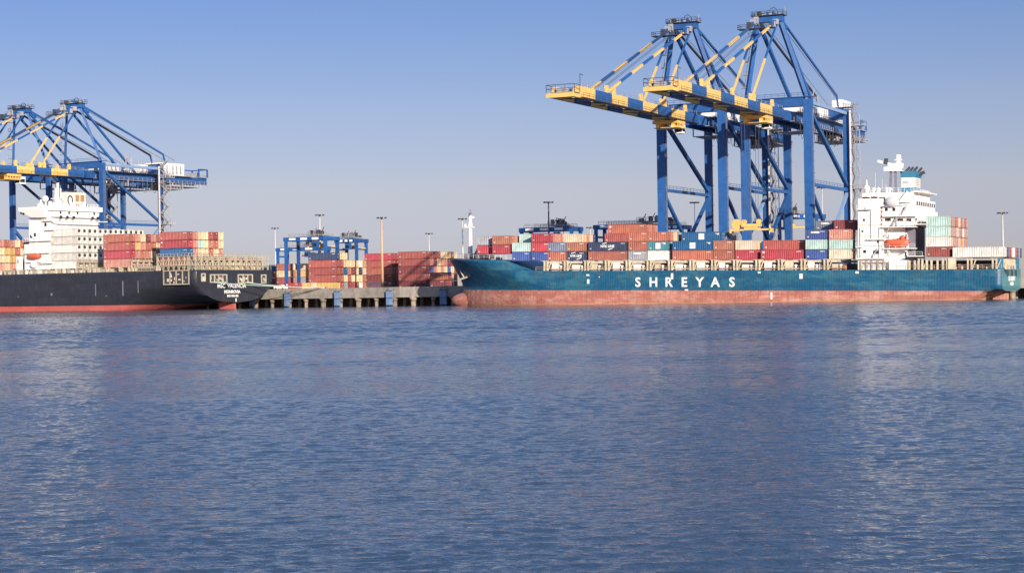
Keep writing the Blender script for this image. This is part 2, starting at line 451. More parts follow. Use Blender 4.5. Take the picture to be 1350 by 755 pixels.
def pile(fr, off, t, broad):
    p = MB()
    P = fr.w(t, off + 1.3); b = loc(P)
    r = 0.85 if broad else 0.6
    p.tube((b.x, b.y, -1.5), (b.x, b.y, 1.6), r, PILE, 12)
    p.tube((b.x, b.y, 1.6), (b.x, b.y, QZ - 3.1), r, PILE, 12, r * 1.75)
    p.build('pile', wharf, True)
    p = MB(); P = fr.w(t, off + 7); b = loc(P)
    p.tube((b.x, b.y, -1.5), (b.x, b.y, QZ - 1.0), .6, PILE, 8); p.build('pile', wharf, True)
for i in range(16): pile(FL, OL_, tL - 3 - i * 7.4, i % 2 == 0)
for i in range(34): pile(FR, OR_, tR + 4.4 + i * 7.4, i % 2 == 0)
# fenders hung on the quay face
def fender(fr, off, px, label):
    t, _ = fr.hit(px, 395, off)
    f = thing('quay_fender', label, 'fender', fr.w(t, off, 0), (0, 0, -fr.a), 'blue fenders on the wharf face')
    b = MB(); b.box(-1.2, 1.2, -1.5, -1.15, 0.3, 5.2, FEND)
    b.box(-1.28, 1.28, -1.56, -1.45, .25, .45, DARK).box(-1.28, 1.28, -1.56, -1.45, 2.6, 2.8, DARK).box(-1.28, 1.28, -1.56, -1.45, 5.0, 5.25, DARK)
    b.build('panel', f)
    for z in (1.6, 4.2):
        c = MB(); c.tube((0, -1.15, z), (0, .2, z), .55, RUBBER, 10); c.build('rubber_cone', f)
    c = MB()
    for s in (-1, 1): c.path([(s * 1.1, -1.3, 5.2), (s * 1.3, -.1, 5.9)], .07, DARK)
    c.build('chain', f)
for px, fr, of, lb in ((336, FL, OL_, 'scuffed blue fender under the overhanging stern of the black ship'),
                   (382, FL, OL_, 'scuffed blue fender right below the small white van'),
                   (448, FL, OL_, 'scuffed blue fender below the left end of the tall container block'),
                   (516.5, FL, OL_, 'scuffed blue fender on the wharf below the orange light mast'),
                   (587, FR, OR_, 'bright blue fender beside the bulbous bow of the teal ship')):
    fender(fr, of, px, lb)
# bollards and a white van on the quay edge
for px, fr, of, lb in ((352, FL, OL_, 'dark bollard on the wharf edge beside the black ship stern'), (427, FL, OL_, 'dark bollard on the wharf edge with two green ropes on it'),
                       (470, FL, OL_, 'dark bollard on the wharf edge in front of the tall mixed container block'), (545, FR, OR_, 'dark bollard on the wharf edge nearest the teal bow')):
    t, _ = fr.hit(px, 380, of)
    b = MB(); b.tube((0, 0, 0), (0, 0, .5), .32, DARK, 10, .24); b.tube((0, 0, .5), (0, 0, .7), .45, DARK, 10)
    o = b.build('bollard'); o.location = fr.w(t, of + .9, QZ); tag(o, lb, 'bollard', 'bollards on the wharf edge')
t, _ = FL.hit(370, 380, OL_ + 4)
van = thing('pickup_truck', 'small white pickup truck parked on the wharf beside the black stern', 'truck', FL.w(t, OL_ + 4, QZ), (0, 0, -FL.a))
b = MB(); b.box(-2.4, 2.4, -.85, .85, .45, 1.0, WHITE); b.box(-2.4, -2.3, -.85, .85, 1.0, 1.35, WHITE).box(-2.3, -.2, -.85, -.78, 1.0, 1.35, WHITE).box(-2.3, -.2, .78, .85, 1.0, 1.35, WHITE); b.build('body', van)
b = MB(); b.hexa([(-.2, -.8, 1.0), (1.5, -.8, 1.0), (1.5, .8, 1.0), (-.2, .8, 1.0)], [(0, -.7, 1.75), (1.0, -.7, 1.75), (1.0, .7, 1.75), (0, .7, 1.75)], WHITE); b.build('cab', van)
b = MB(); b.box(.1, 1.0, -.83, -.79, 1.1, 1.6, GLASS); b.build('window', van)
for x in (-1.5, 1.5):
    for y in (-.8, .8):
        b = MB(); b.tube((x, y - .12, .38), (x, y + .12, .38), .38, RUBBER, 12); b.build('wheel', van)

# ------------------------------------------------------------------ hulls
def smooth(x): x = max(0.0, min(1.0, x)); return x * x * (3 - 2 * x)
def hull(name, parent, B, xe, stem, lent, ztop, zboot, zscum, mats, Ls, ztr, n_sec, hc, tilt=0.0):
    """lofted hull: x from the stem aft to xe, y 0 (near side) .. B. stem(z)->x, lent(z)->entrance length."""
    NX = 90
    zl_low = [-4.5, -3.6, -2.7, zscum, zscum + (zboot - zscum) * .4, zboot - .03, zboot]
    NU = 12
    levels = len(zl_low) + NU
    x0 = min(stem(zz) for zz in np.linspace(0, ztop(-1e3), 12))
    ps = [smooth(i / 30) * .28 for i in range(31)] + [0.28 + .72 * i / (NX - 31) for i in range(1, NX - 30)]
    rows = []
    for p in ps:
        sec = []
        for li in range(levels):
            if li < len(zl_low): z = zb_ = zl_low[li]
            else:
                f = (li - len(zl_low) + 1) / NU
                zb_ = zboot + f * (ztop(-1e3) - zboot)
            xs = stem(zb_); x = xs + p * (xe - xs)
            if li in (3, 4): z = zl_low[li] + x * tilt * (1 if li == 3 else .5)      # growth line follows the water, not the trim
            if li >= len(zl_low): z = zboot + f * (ztop(x) - zboot)
            d = x - xs; s_ = min(1.0, d / lent(zb_))
            hb = B / 2 * (1 - (1 - s_) ** 2.0) ** 0.8
            c = smooth((x - (xe - Ls)) / Ls)
            if c > 0:
                zb = -2.6 + (ztr + 2.6) * smooth((x - (xe - Ls)) / (Ls * .9)) 
                w = max(0.0, min(1.0, (z - zb) / hc))
                q = (1 - (1 - w) ** n_sec) ** (1 / n_sec)
                hb = hb * (1 - min(1, c * 1.6) + min(1, c * 1.6) * q); z = max(z, zb)
            sec.append((x, hb, z))
        rows.append(sec)
    m = MB(); V = []; idx = {}
    for i, sec in enumerate(rows):
        for j, (x, hb, z) in enumerate(sec):
            idx[i, j, 0] = len(V); V.append((x, B / 2 - hb, z))
            idx[i, j, 1] = len(V); V.append((x, B / 2 + hb, z))
    fs = {0: [], 1: [], 2: [], 3: [], 4: []}
    n = len(rows)
    for i in range(n - 1):
        for j in range(levels - 1):
            k = 0 if j < 3 else (1 if j < len(zl_low) - 1 else 2)
            fs[k].append((idx[i, j, 0], idx[i + 1, j, 0], idx[i + 1, j + 1, 0], idx[i, j + 1, 0]))
            fs[k].append((idx[i, j, 1], idx[i, j + 1, 1], idx[i + 1, j + 1, 1], idx[i + 1, j, 1]))
        dz_ = abs(rows[i + 1][-1][2] - rows[i][-1][2])
        fs[2 if dz_ > .12 else 3].append((idx[i, levels - 1, 0], idx[i + 1, levels - 1, 0], idx[i + 1, levels - 1, 1], idx[i, levels - 1, 1]))
        fs[0].append((idx[i, 0, 0], idx[i, 0, 1], idx[i + 1, 0, 1], idx[i + 1, 0, 0]))
    for j in range(levels - 1):
        k = 0 if j < 3 else (1 if j < len(zl_low) - 1 else 2)
        fs[4 if k == 2 else k].append((idx[n - 1, j, 0], idx[n - 1, j, 1], idx[n - 1, j + 1, 1], idx[n - 1, j + 1, 0]))
    for k in range(5):
        m.m(mats[k])
    m.v = V
    for k in range(5):
        m.f += fs[k]; m.mi += [m.m(mats[k])] * len(fs[k])
    o = m.build('hull', parent)
    me = o.data
    for p in me.polygons:
        c = p.center
        p.use_smooth = abs(p.normal.z) < .9 and c.x < xe - .01
    return o

def interp(pts):
    xs = [p[0] for p in pts]; ys = [p[1] for p in pts]
    return lambda x: float(np.interp(x, xs, ys))

# ================================================================== TEAL SHIP
PIV = 45.0
TRIM = RAD(0.93)
shipR = thing('container_ship', 'teal feeder container ship with white SHREYAS lettering and worn red bottom paint', 'ship',
              FR.w(PIV, 0, 0), (0, TRIM, -FR.a))
MR = Matrix.Translation(FR.w(PIV, 0, 0)) @ Matrix.Rotation(-FR.a, 4, 'Z') @ Matrix.Rotation(TRIM, 4, 'Y')
MRi = MR.inverted()
def RL(px, py, o=0.0):                      # point of the teal ship's own frame on its lengthwise plane y = o
    t, z = FR.hit(px, py, o)
    p = MRi @ FR.w(t, o, z)
    return p.x, p.z
x_st = [(-3, -96), (2, -98.6), (5, -98.6), (9.2, -102.5), (14.6, -104.5)]
stemR = interp([(-3, -97), (0, -99.5), (2.4, -99.6), (4.2, -98.8), (8, -100.6), (13.6, -103.9), (15, -104.2)])
lentR = interp([(-3, 50), (0, 46), (4, 40), (9, 27), (13.5, 17)])
ztopR = interp([(-110, 13.6), (-100, 13.0), (-84, 12.5), (-79, 12.5), (-77, 11.9), (-73, 9.5), (-70.5, 9.15), (60, 9.1), (70, 9.4)])
XE_R = RL(1321.5, 365)[0]
hull('hull', shipR, BR, XE_R, stemR, lentR, ztopR, 3.35, 0.3, (H_SCUM, H_RED, H_TEAL, DECKRED, H_TEALS), 13, 3.3, 5.0, 2.6, math.sin(TRIM))
b = MB(); b.ball((-91.6, BR / 2, 0.0), 11.6, 3.3, 3.3, H_RED, 28, 14); b.build('bulbous_bow', shipR, True)
# raised bulwark and forecastle gear
for x in (-96, -92, -88):
    b = MB(); b.box(x, x + 1.5, 8, 10, 12.9, 14.1, CREAM); b.build('winch_house', shipR)
    b = MB(); b.tube((x, 15, 13), (x, 17.5, 13), .6, GREY, 8); b.build('winch_drum', shipR)
# foremast
fm = MB(); fx = RL(620, 330, 13.5)[0]
fm.tube((fx, 13.5, 12.5), (fx, 13.5, 27.2), .75, WHITE, 12, .55)
fm.box(fx - 1.6, fx + 1.2, 12.8, 14.2, 22.6, 22.9, WHITE); fm.box(fx - 2.0, fx - 1.4, 13.2, 13.8, 22.8, 23.7, WHITE)
fm.tube((fx, 13.5, 27), (fx, 13.5, 28.4), .12, WHITE, 6); fm.box(fx + .4, fx + 1.3, 13.2, 13.8, 25.6, 26.1, WHITE)
fm.beam((fx + .6, 13.5, 12.5), (fx + 3.4, 13.5, 17.5), .5, .5, GREY); fm.rail([(fx - 1.6, 12.8, 22.9), (fx + 1.2, 12.8, 22.9)], 1, WHITE, 1)
fm.build('foremast', shipR)
b = MB(); b.box(fx + 1.6, fx + 2.2, 6, 21, 12.4, 14.6, GREYP); b.build('breakwater', shipR)
b = MB()
b.rail([(-103, 12.5, 13.7), (-95, 5.5, 13.3), (-86, 1.8, 12.8), (-78, .6, 12.6)], 1.1, WHITE, 2)
b.rail([(-68, .25, 9.15), (-20, .25, 9.15)], 1.1, CREAM, 2.5, .04); b.rail([(-20, .25, 9.12), (26, .25, 9.12)], 1.1, CREAM, 2.5, .04)
b.rail([(40, .25, 9.15), (68, .25, 9.3)], 1.1, CREAM, 2.5, .04)
b.build('railing', shipR)
# name on the side, letter by letter along the plating
for ch, px in zip('SHREYAS', (841, 861.5, 881.5, 902, 922.5, 943, 965)):
    x, z = RL(px, 372.4)
    text('hull_letter', ch, 3.75, LETTER, shipR, (x, -.035, z), bold=.09)
x, z = RL(617, 347.5, 6); text('bow_name', 'SSL', 1.5, LETTER, shipR, (x, 7.0, 11.6), bold=.03)
x, z = RL(617, 351.5, 6); text('bow_name', 'GUJARAT', 1.6, LETTER, shipR, (x + .6, 7.15, 10.3), bold=.03)
for o_ in [c for c in shipR.children if c.name.startswith('bow_name')]:
    o_.rotation_euler = (RAD(-32), 0, RAD(-33))
# white marks (thruster and draught marks), recessed pilot marks
mk = MB()
for px, py, w_, h_ in ((775.5, 371, .7, 1.3), (775, 362.5, .9, .5), (886, 364, .7, 1.7), (1056, 364, .9, 1.4), (1017, 390, .5, 1.9), (1130, 359, .9, .6), (1001, 359, .8, .5), (905, 382, 1.0, .4), (790, 365, .3, .3)):
    x, z = RL(px, py); mk.box(x - w_ / 2, x + w_ / 2, -.04, .01, z - h_ / 2, z + h_ / 2, LETTER)
mk.build('draught_mark', shipR)
# anchor and its recess
an = MB(); ax, az = -97.2, 8.2
an.beam((ax, 7.9, az + 1.2), (ax + 1.4, 8.3, az - 1.4), .35, .35, LASH); an.beam((ax + .2, 7.6, az - 1.6), (ax + 2.6, 7.4, az - .9), .35, .5, LASH)
an.build('anchor', shipR)
# hatch coamings and lashing posts
cm = MB()
for x0, x1 in ((-66, -20), (-19, 24.2)):
    cm.box(x0, x1, 3.0, BR - 3.0, 9.05, 11.0, mat('coaming_brown_shade', (.16, .13, .11), .7, .25, .4))  # darkened to carry the shade in the gaps behind posts and vents
cm.box(44.5, 66.5, 8.6, BR - 2.6, 9.1, 11.6, DARK)
cm.build('hatch_coaming', shipR)
cv = MB()
for x0 in np.arange(-66, 22, 13.2):
    cv.box(x0 + .2, min(x0 + 12.6, 24), 1.4, BR - 1.4, 11.25, 11.9, CREAM)
cv.build('hatch_cover', shipR)
random.seed(17)
for x0 in np.arange(-65.6, 66, 6.55):
    if 22 < x0 < 42: continue
    ps = MB(); ve = MB(); pp = MB()
    for dx in (0, .95):
        ps.box(x0 + dx, x0 + dx + .38, .55, 1.15, 9.1, 12.0, CREAM)
    ps.beam((x0 + 1.3, .9, 9.2), (x0 + 2.3, .9, 11.8), .26, .26, CREAM)
    ps.box(x0 - .25, x0 + 1.6, .5, 1.25, 12.0, 12.12, CREAM)
    if x0 < 24:
        w_ = random.uniform(1.6, 2.5); h_ = random.uniform(1.5, 2.3); xs_ = x0 + random.uniform(1.9, 2.4)
        ve.box(xs_, xs_ + w_, 1.3, 2.2, 9.12, 9.12 + h_, random.choice([CREAM, WHITE, CREAM]))
        ve.box(xs_ - .1, xs_ + w_ + .1, 1.2, 2.3, 9.12 + h_, 9.22 + h_, CREAM)
        xs_ += w_ + .25
        ve.tube((xs_ + .5, 1.5, 9.1), (xs_ + .5, 1.5, 10.3), .3, random.choice([CREAM, WHITE]), 8); ve.ball((xs_ + .5, 1.5, 10.4), .5, .5, .35, WHITE, 8, 4)
        ve.box(xs_ + 1.1, xs_ + 1.9, 1.9, 2.4, 9.12, random.uniform(9.9, 11.4), random.choice([DARK, GREY, DECKRED, CREAM]))
        pp.tube((x0, 1.0, 9.5), (x0 + 6.4, 1.0, 9.5), .09, random.choice([DECKRED, CREAM]), 5); pp.tube((x0, 1.2, 9.8), (x0 + 6.4, 1.2, 9.8), .07, CREAM, 5)
    else:
        for k in range(6):
            xs_ = x0 + 1.6 + k * .8; hh_ = random.uniform(.5, 1.5); ve.box(xs_, xs_ + random.uniform(.3, .7), 1.6, 2.6, 9.15, 9.15 + hh_, random.choice([CREAM, GREY, DECKRED, CREAM, DARK]))
    ps.build('lashing_post', shipR); ve.build('vent_box', shipR)
    if pp.v: pp.build('deck_pipe', shipR)
ps = MB(); x = RL(1254, 340)[0]; ps.box(x - .9, x + .9, .3, 2.0, 9.2, 12.2, CREAM)
ps.build('lashing_post', shipR)

# ---- superstructure
sup = MB()
def sb(px0, px1, pt, pb, o0, o1, m_=WHITE, mbx=None, zb=None, zt=None):
    mbx = sup if mbx is None else mbx
    x0, z1 = RL(px0, pt, o0); x1, _ = RL(px1, pt, o0); _, z0 = RL(px0, pb, o0)
    mbx.box(x0, x1, o0, o1, z0 if zb is None else zb, z1 if zt is None else zt, m_); return x0, x1, z0, z1
X0, X1, _, ZB = sb(1131, 1164.5, 262, 342, 1.0, 26, zb=9.1)
XB0, XB1, _, ZW = sb(1136.5, 1199, 254.5, 268, 1.4, 25.6)                      # wheelhouse
sb(1164.4, 1206, 269.5, 298, 1.3, 26)                                       # cabins under the bridge
sb(1164.4, 1193, 298, 344, 3.2, 18, zb=9.1)
sb(1199, 1206.5, 262, 270, 1.3, 26)
sup.build('accommodation_block', shipR)
cas = MB(); sb(1193, 1206, 298.5, 343, 3.4, 15.5, GREYP, cas, zb=9.1); cas.build('engine_casing', shipR)  # casing colour holds the shade of its aft face under the overhang
af = MB()
sb(1206.5, 1212, 254, 276, 12, 25, WHITE, af); sb(1206.6, 1211, 276.1, 292, 3, 26.4, WHITE, af)
sb(1200, 1214, 252, 253.5, 6, 26, WHITE, af)
af.build('aft_bridge_deck', shipR)
dk = MB()
def ledge(px0, px1, py, o0=-.1, o1=1.4, rail=True, th=.25):
    x0, z = RL(px0, py, o0); x1, _ = RL(px1, py, o0)
    dk.box(x0, x1, o0, o1, z - th, z, WHITE)
    if rail: dk.rail([(x0, o0 + .08, z), (x1, o0 + .08, z)], 1.05, WHITE, 1.5, .045)
ledge(1129, 1148, 275.5, -.1, 1.0); ledge(1163, 1211, 284.5, .1, 1.3); ledge(1163, 1207, 298.8, .1, 3.2)
ledge(1143, 1175, 315, .1, 1.0); ledge(1164, 1206, 327, .4, 3.2); ledge(1129, 1174, 340.5, .1, 1.0); ledge(1196, 1216, 337, .2, 3); ledge(1128, 1137, 325, .2, 1)
ledge(1206, 1222, 295, 1, 8)
for px0, px1, py, o_ in ((1131, 1164, 296, .95), (1131, 1164, 310, .95), (1131, 1164, 324, .95), (1165, 1199, 291.5, 1.25), (1165, 1199, 305, 3.15)):
    x0, z = RL(px0, py, o_); x1, _ = RL(px1, py, o_); dk.box(x0, x1, o_ - .09, o_ + .05, z - .06, z + .06, mat('weathered_white', (.55, .5, .44), .6, .15, .3))
for px, p0, p1 in ((1148, 276, 318), (1159, 300, 340), (1134, 300, 340), (1182, 286, 298)):
    x0, z1 = RL(px, p0, .9); _, z0 = RL(px, p1, .9); dk.box(x0 - .08, x0 + .08, .8, .98, z0, z1, GREY)
for k_, (px0, px1, pyb, pyt) in enumerate(((1166, 1173, 312, 300), (1176, 1183, 298, 286), (1150, 1157, 340, 328), (1188, 1195, 284, 272))):
    x0, z0 = RL(px0, pyb, .9); x1, z1 = RL(px1, pyt, .9); dk.beam((x0, .7, z0), (x1, .7, z1), .35, .3, GREY)
dk.build('side_decks', shipR)
top = MB()
x0, z0 = RL(1137, 254.5, 1.4); x1, _ = RL(1200, 254.5, 1.4)
top.rail([(x0, 1.6, z0), (x1, 1.6, z0), (x1, 25.4, z0), (x0, 25.4, z0), (x0, 1.6, z0)], 1.2, WHITE, 1.6, .05)
top.build('bridge_top_railing', shipR)
# windows
for px, w_, py, o, h_ in ((1140, 1.3, 262, 1.36, 1.0), (1145, .8, 262, 1.36, .9), (1151.5, 1.4, 262, 1.36, 1.1), (1154.5, 1.0, 262, 1.36, 1.1), (1161, .9, 262, 1.36, .9), (1164.8, .8, 262, 1.36, .9),
                   (1140, .6, 276, .96, .8), (1139, .5, 290, .96, .7), (1168.5, .8, 276, 1.26, .9), (1178.5, .8, 276, 1.26, .9), (1192, .6, 276, 1.26, .7),
                   (1170, 1.3, 290, 1.26, .8), (1173, .6, 290, 1.26, .8), (1185, .8, 290, 1.26, .8), (1188.5, .9, 290, 1.26, .8), (1197, .8, 290, 1.26, .8), (1200, .6, 290, 1.26, .8), (1208, .5, 289.5, 1.26, .7),
                   (1170.5, .6, 304, 3.16, .7), (1157.5, .5, 318.5, .96, .7), (1153, .8, 332.5, .96, .9), (1156.5, .8, 332.5, .96, .9), (1140, .8, 331.5, .96, .8), (1137, .5, 305, .96, .5)):
    x, z = RL(px, py, o); w2 = MB(); w2.box(x - w_ / 2, x + w_ / 2, o - .02, o + .02, z - h_ / 2, z + h_ / 2, GLASS); w2.build('window', shipR)
for o in np.arange(3, 25, 2.6):
    x, z = RL(1206.5, 262, 1.3); w2 = MB(); w2.box(x - .02 + .05, x + .08, o, o + 1.3, z - 1.6, z - .6, GLASS); w2.build('window', shipR)
# red vertical draught of dots = emblem column on the side
em = MB()
for py in (274, 279, 284.5, 290, 295.5):
    x, z = RL(1162.4, py, .98); em.box(x - .22, x + .22, .95, .99, z - .35, z + .35, mat('sign_red', (.6, .05, .04), .5, .05))
for px, py in ((1143, 266), (1155.5, 266.5)):
    x, z = RL(px, py, .98); em.box(x - .5, x + .5, 1.33, 1.39, z - .25, z + .25, mat('sign_red', (.6, .05, .04), .5, .05))
em.build('red_sign', shipR)
# satellite dome / crane davit / liferaft
d = MB(); x, z = RL(1176, 266, .8); d.ball((x, .8, z), 2.0, .9, 1.5, mat('radome_grey', (.55, .55, .56), .5, .06), 14, 8); d.beam((x - 3, .8, z - 1.4), (x + 4.5, .8, z - .6), .35, .35, WHITE); d.beam((x + 1, .8, z - 1), (x + 4.3, .8, z + 2.8), .35, .35, WHITE)
d.build('stores_crane', shipR, True)
# lifeboat on davits
lb = MB(); x0, zc = RL(1165.5, 320.5, 1.5); x1, _ = RL(1199.5, 320.5, 1.5); L_ = x1 - x0
secs = 14; ring = 12; V = []; F = []
for i in range(secs + 1):
    u = i / secs; r = max(.02, (1 - abs(2 * u - 1) ** 3.2)) ** .55
    for j in range(ring):
        a = 2 * math.pi * j / ring; cz = math.sin(a); cy = math.cos(a)
        V.append((x0 + u * L_, 1.5 + 1.25 * r * cy, zc + (1.35 * cz if cz < 0 else 1.15 * cz) * r + .3 * abs(2 * u - 1) ** 2))
for i in range(secs):
    for j in range(ring):
        F.append((i * ring + j, i * ring + (j + 1) % ring, (i + 1) * ring + (j + 1) % ring, (i + 1) * ring + j))
F += [tuple(range(ring)), tuple(range(secs * ring, secs * ring + ring))[::-1]]
lb.add(V, F, ORANGE); lb.box(x0 + L_ * .62, x0 + L_ * .8, .9, 2.1, zc + 1.0, zc + 1.8, ORANGE)
lb.build('lifeboat', shipR, True)
dv = MB()
for x in (x0 + 1.2, x1 - 1.0):
    dv.beam((x, 2.8, zc - 3.4), (x, 2.9, zc + 1.5), .4, .4, WHITE); dv.beam((x, 2.9, zc + 1.5), (x, 1.5, zc + 2.6), .4, .4, WHITE); dv.tube((x, 1.5, zc + 2.5), (x, 1.5, zc + 1), .06, DARK, 5)
    dv.beam((x, 3, zc - 2.2), (x, .8, zc - 2.2), .35, .35, WHITE)
dv.build('lifeboat_davit', shipR)
# lower white house, gangway
gw = MB(); sb(1172, 1196, 343, 355, .5, 3.0, WHITE, gw, zb=9.1); gw.build('deck_house', shipR)
gg = MB(); x0, z = RL(1138, 346, .3); x1, _ = RL(1170, 346, .3); gg.box(x0, x1, .05, .6, z - .1, z + .1, GREY); gg.rail([(x0, .1, z), (x1, .1, z)], 1, GREY, 1.2, .05); gg.rail([(x0, .1, z - 1.6), (x1, .1, z - 1.6)], 1, GREY, 1.2, .05)
gg.build('gangway', shipR)
for px in (1136, 1143, 1150, 1158, 1166, 1199, 1206, 1211, 1216, 1222, 1228, 1236, 1243):
    x, _ = RL(px, 350, .7); gg = MB(); gg.box(x - .25, x + .25, .5, 1.0, 9.1, 11.6, CREAM); gg.build('deck_post', shipR)
# funnel
fu = MB()
fx0, fzt = RL(1188.5, 226, 10); fx1, _ = RL(1205.5, 226, 10); _, fz1 = RL(1188, 234, 10); _, fz2 = RL(1188, 247, 10)
xt = .5
fu.box(fx0, fx1, 10, 17, ZW, fz2, TEALF); fu.box(fx0 - .01, fx1 + .01, 9.98, 17.02, fz2, fz1, WHITE)
fu.hexa([(fx0 - .2, 9.8, fz1), (fx1 + .2, 9.8, fz1), (fx1 + .2, 17.2, fz1), (fx0 - .2, 17.2, fz1)],
        [(fx0 - .3, 9.6, fzt), (fx1 + .8, 9.6, fzt), (fx1 + .8, 17.4, fzt), (fx0 - .3, 17.4, fzt)], TEALF)
fn = fu.build('funnel', shipR)
ex = MB()
for k, (dx, oy) in enumerate(((1.0, 11), (1.7, 12.2), (2.2, 14.5), (3.2, 16), (3.0, 11.5))):
    ex.tube((fx0 + dx - .2, oy, fzt - .2), (fx0 + dx + 1.1, oy, fzt + 1.2), .32, DARK, 8)
ex.tube((fx1 + .3, 14, fzt - .8), (fx1 + 1.9, 14, fzt - .1), .45, DARK, 8)
ex.build('exhaust_pipe', fn)
lg = MB(); lg.ball(((fx0 + fx1) / 2 - .6, 9.93, (fz1 + fz2) / 2), 1.0, .05, .42, mat('emblem_grey', (.42, .41, .38), .5, .1), 14, 6); lg.build('emblem', fn)
fl = MB()
for z in np.arange(fz2 + .3, fz1 - .2, .45): fl.box(fx1 + .02, fx1 + .1, 11, 16, z, z + .2, mat('louvre_red', (.42, .30, .28), .6, .1))
fl.build('louvre', fn)
# radar mast
rm = MB(); mx, mz = RL(1177, 226, 8); _, mtop = RL(1185, 204, 8); mx2 = RL(1185, 210, 8)[0]
for dx in (-.7, .9): rm.beam((mx + dx, 8, ZW), (mx + dx * .8, 8, mz), .6, .6, GREYP)
rm.box(mx - 2.2, mx + 2.6, 6.8, 9.2, mz, mz + 1.2, WHITE)
rm.box(mx - 1.2, mx + 2.8, 7.2, 8.8, mz + 1.2, mz + 2.2, WHITE)
rm.beam((mx - 4.2, 8, mz + 3.0), (mx + .5, 8, mz + 1.6), .3, .7, WHITE); rm.box(mx - 2.3, mx - 1.4, 7.5, 8.5, mz + 2.1, mz + 3.6, DARK)
rm.beam((mx2, 8, mz + 1.5), (mx2, 8, mtop), 1.0, 1.0, WHITE); rm.box(mx2 - 1, mx2 + .8, 7.3, 8.7, mtop - 1.6, mtop - 1.3, WHITE)
rm.tube((mx + 2.6, 8, mz + .6), (fx0, 10, fzt - .4), .25, DARK, 6)
rm.build('radar_mast', shipR)
aa = MB(); ax_, az_ = RL(1142.5, 254.5, 3); _, at_ = RL(1142, 237, 3)
aa.tube((ax_, 3, ZW), (ax_, 3, at_), .5, WHITE, 8, .12); aa.ball((ax_, 3, ZW + 1.3), .9, .9, 1.0, WHITE, 10, 6)
for px, py in ((1154, 228), (1163, 236), (1168, 243), (1158, 246), (1174, 247)):
    x, z = RL(px, py, 5); aa.tube((x, 5, ZW), (x, 5, z), .07, LAMPG, 5)
for px in (1152, 1158, 1169, 1173):
    x, z = RL(px, 250, 4); aa.tube((x, 4, ZW), (x, 4, ZW + .9), .35, WHITE, 8); aa.ball((x, 4, ZW + 1.1), .55, .55, .5, WHITE, 8, 5)
aa.build('antenna', shipR)
wg = MB(); x, z = RL(1205, 262, 22)
wg.box(x - 1, x + 3.2, 21, 27.5, z - 1, z - .7, WHITE); wg.rail([(x + 3.1, 15, z - .7), (x + 3.1, 27.4, z - .7)], 1.2, WHITE, 1.2, .06); wg.box(x + 1.2, x + 2.4, 24.6, 25.4, z - .7, z + 1.1, DARK)
for o in (14, 18, 22): wg.beam((x, o, z - .9), (x + 3, o, z - .9), .2, .3, WHITE)
wg.build('bridge_wing', shipR)
# stern: transom name block, mooring openings, rudder
st = MB()
for y in (7.5, 13.5, 19.5): st.box(XE_R + .0, XE_R + .05, y - 1.6, y + 1.6, 7.3, 9.0, DARK)  # dark panels on the transom, shade of the openings painted in
st.build('mooring_opening', shipR)
for y, s in ((13.5, 'SSL GUJARAT'),): text('stern_name', s, 1.7, LETTER, shipR, (XE_R + .04, y, 6.6), 'aft', bold=.05)
text('stern_name', 'MUMBAI', 1.3, LETTER, shipR, (XE_R + .04, 13.5, 5.2), 'aft', bold=.04)
sp = MB(); sp.box(XE_R - 1.5, XE_R - .02, 1.2, 1.7, 9.2, 12.2, TEALF); sp.box(XE_R - 1.5, XE_R - .02, 24, 25, 9.2, 12.2, TEALF)
for y in np.arange(3, 24, 2.1): sp.box(XE_R - 1.1, XE_R - .6, y, y + .4, 9.2, 12.2, CREAM)
sp.build('stern_frame', shipR)
ru = MB(); ru.box(XE_R - 5.0, XE_R - .8, 13.1, 13.9, -2, 2.7, H_RED); ru.build('rudder', shipR)

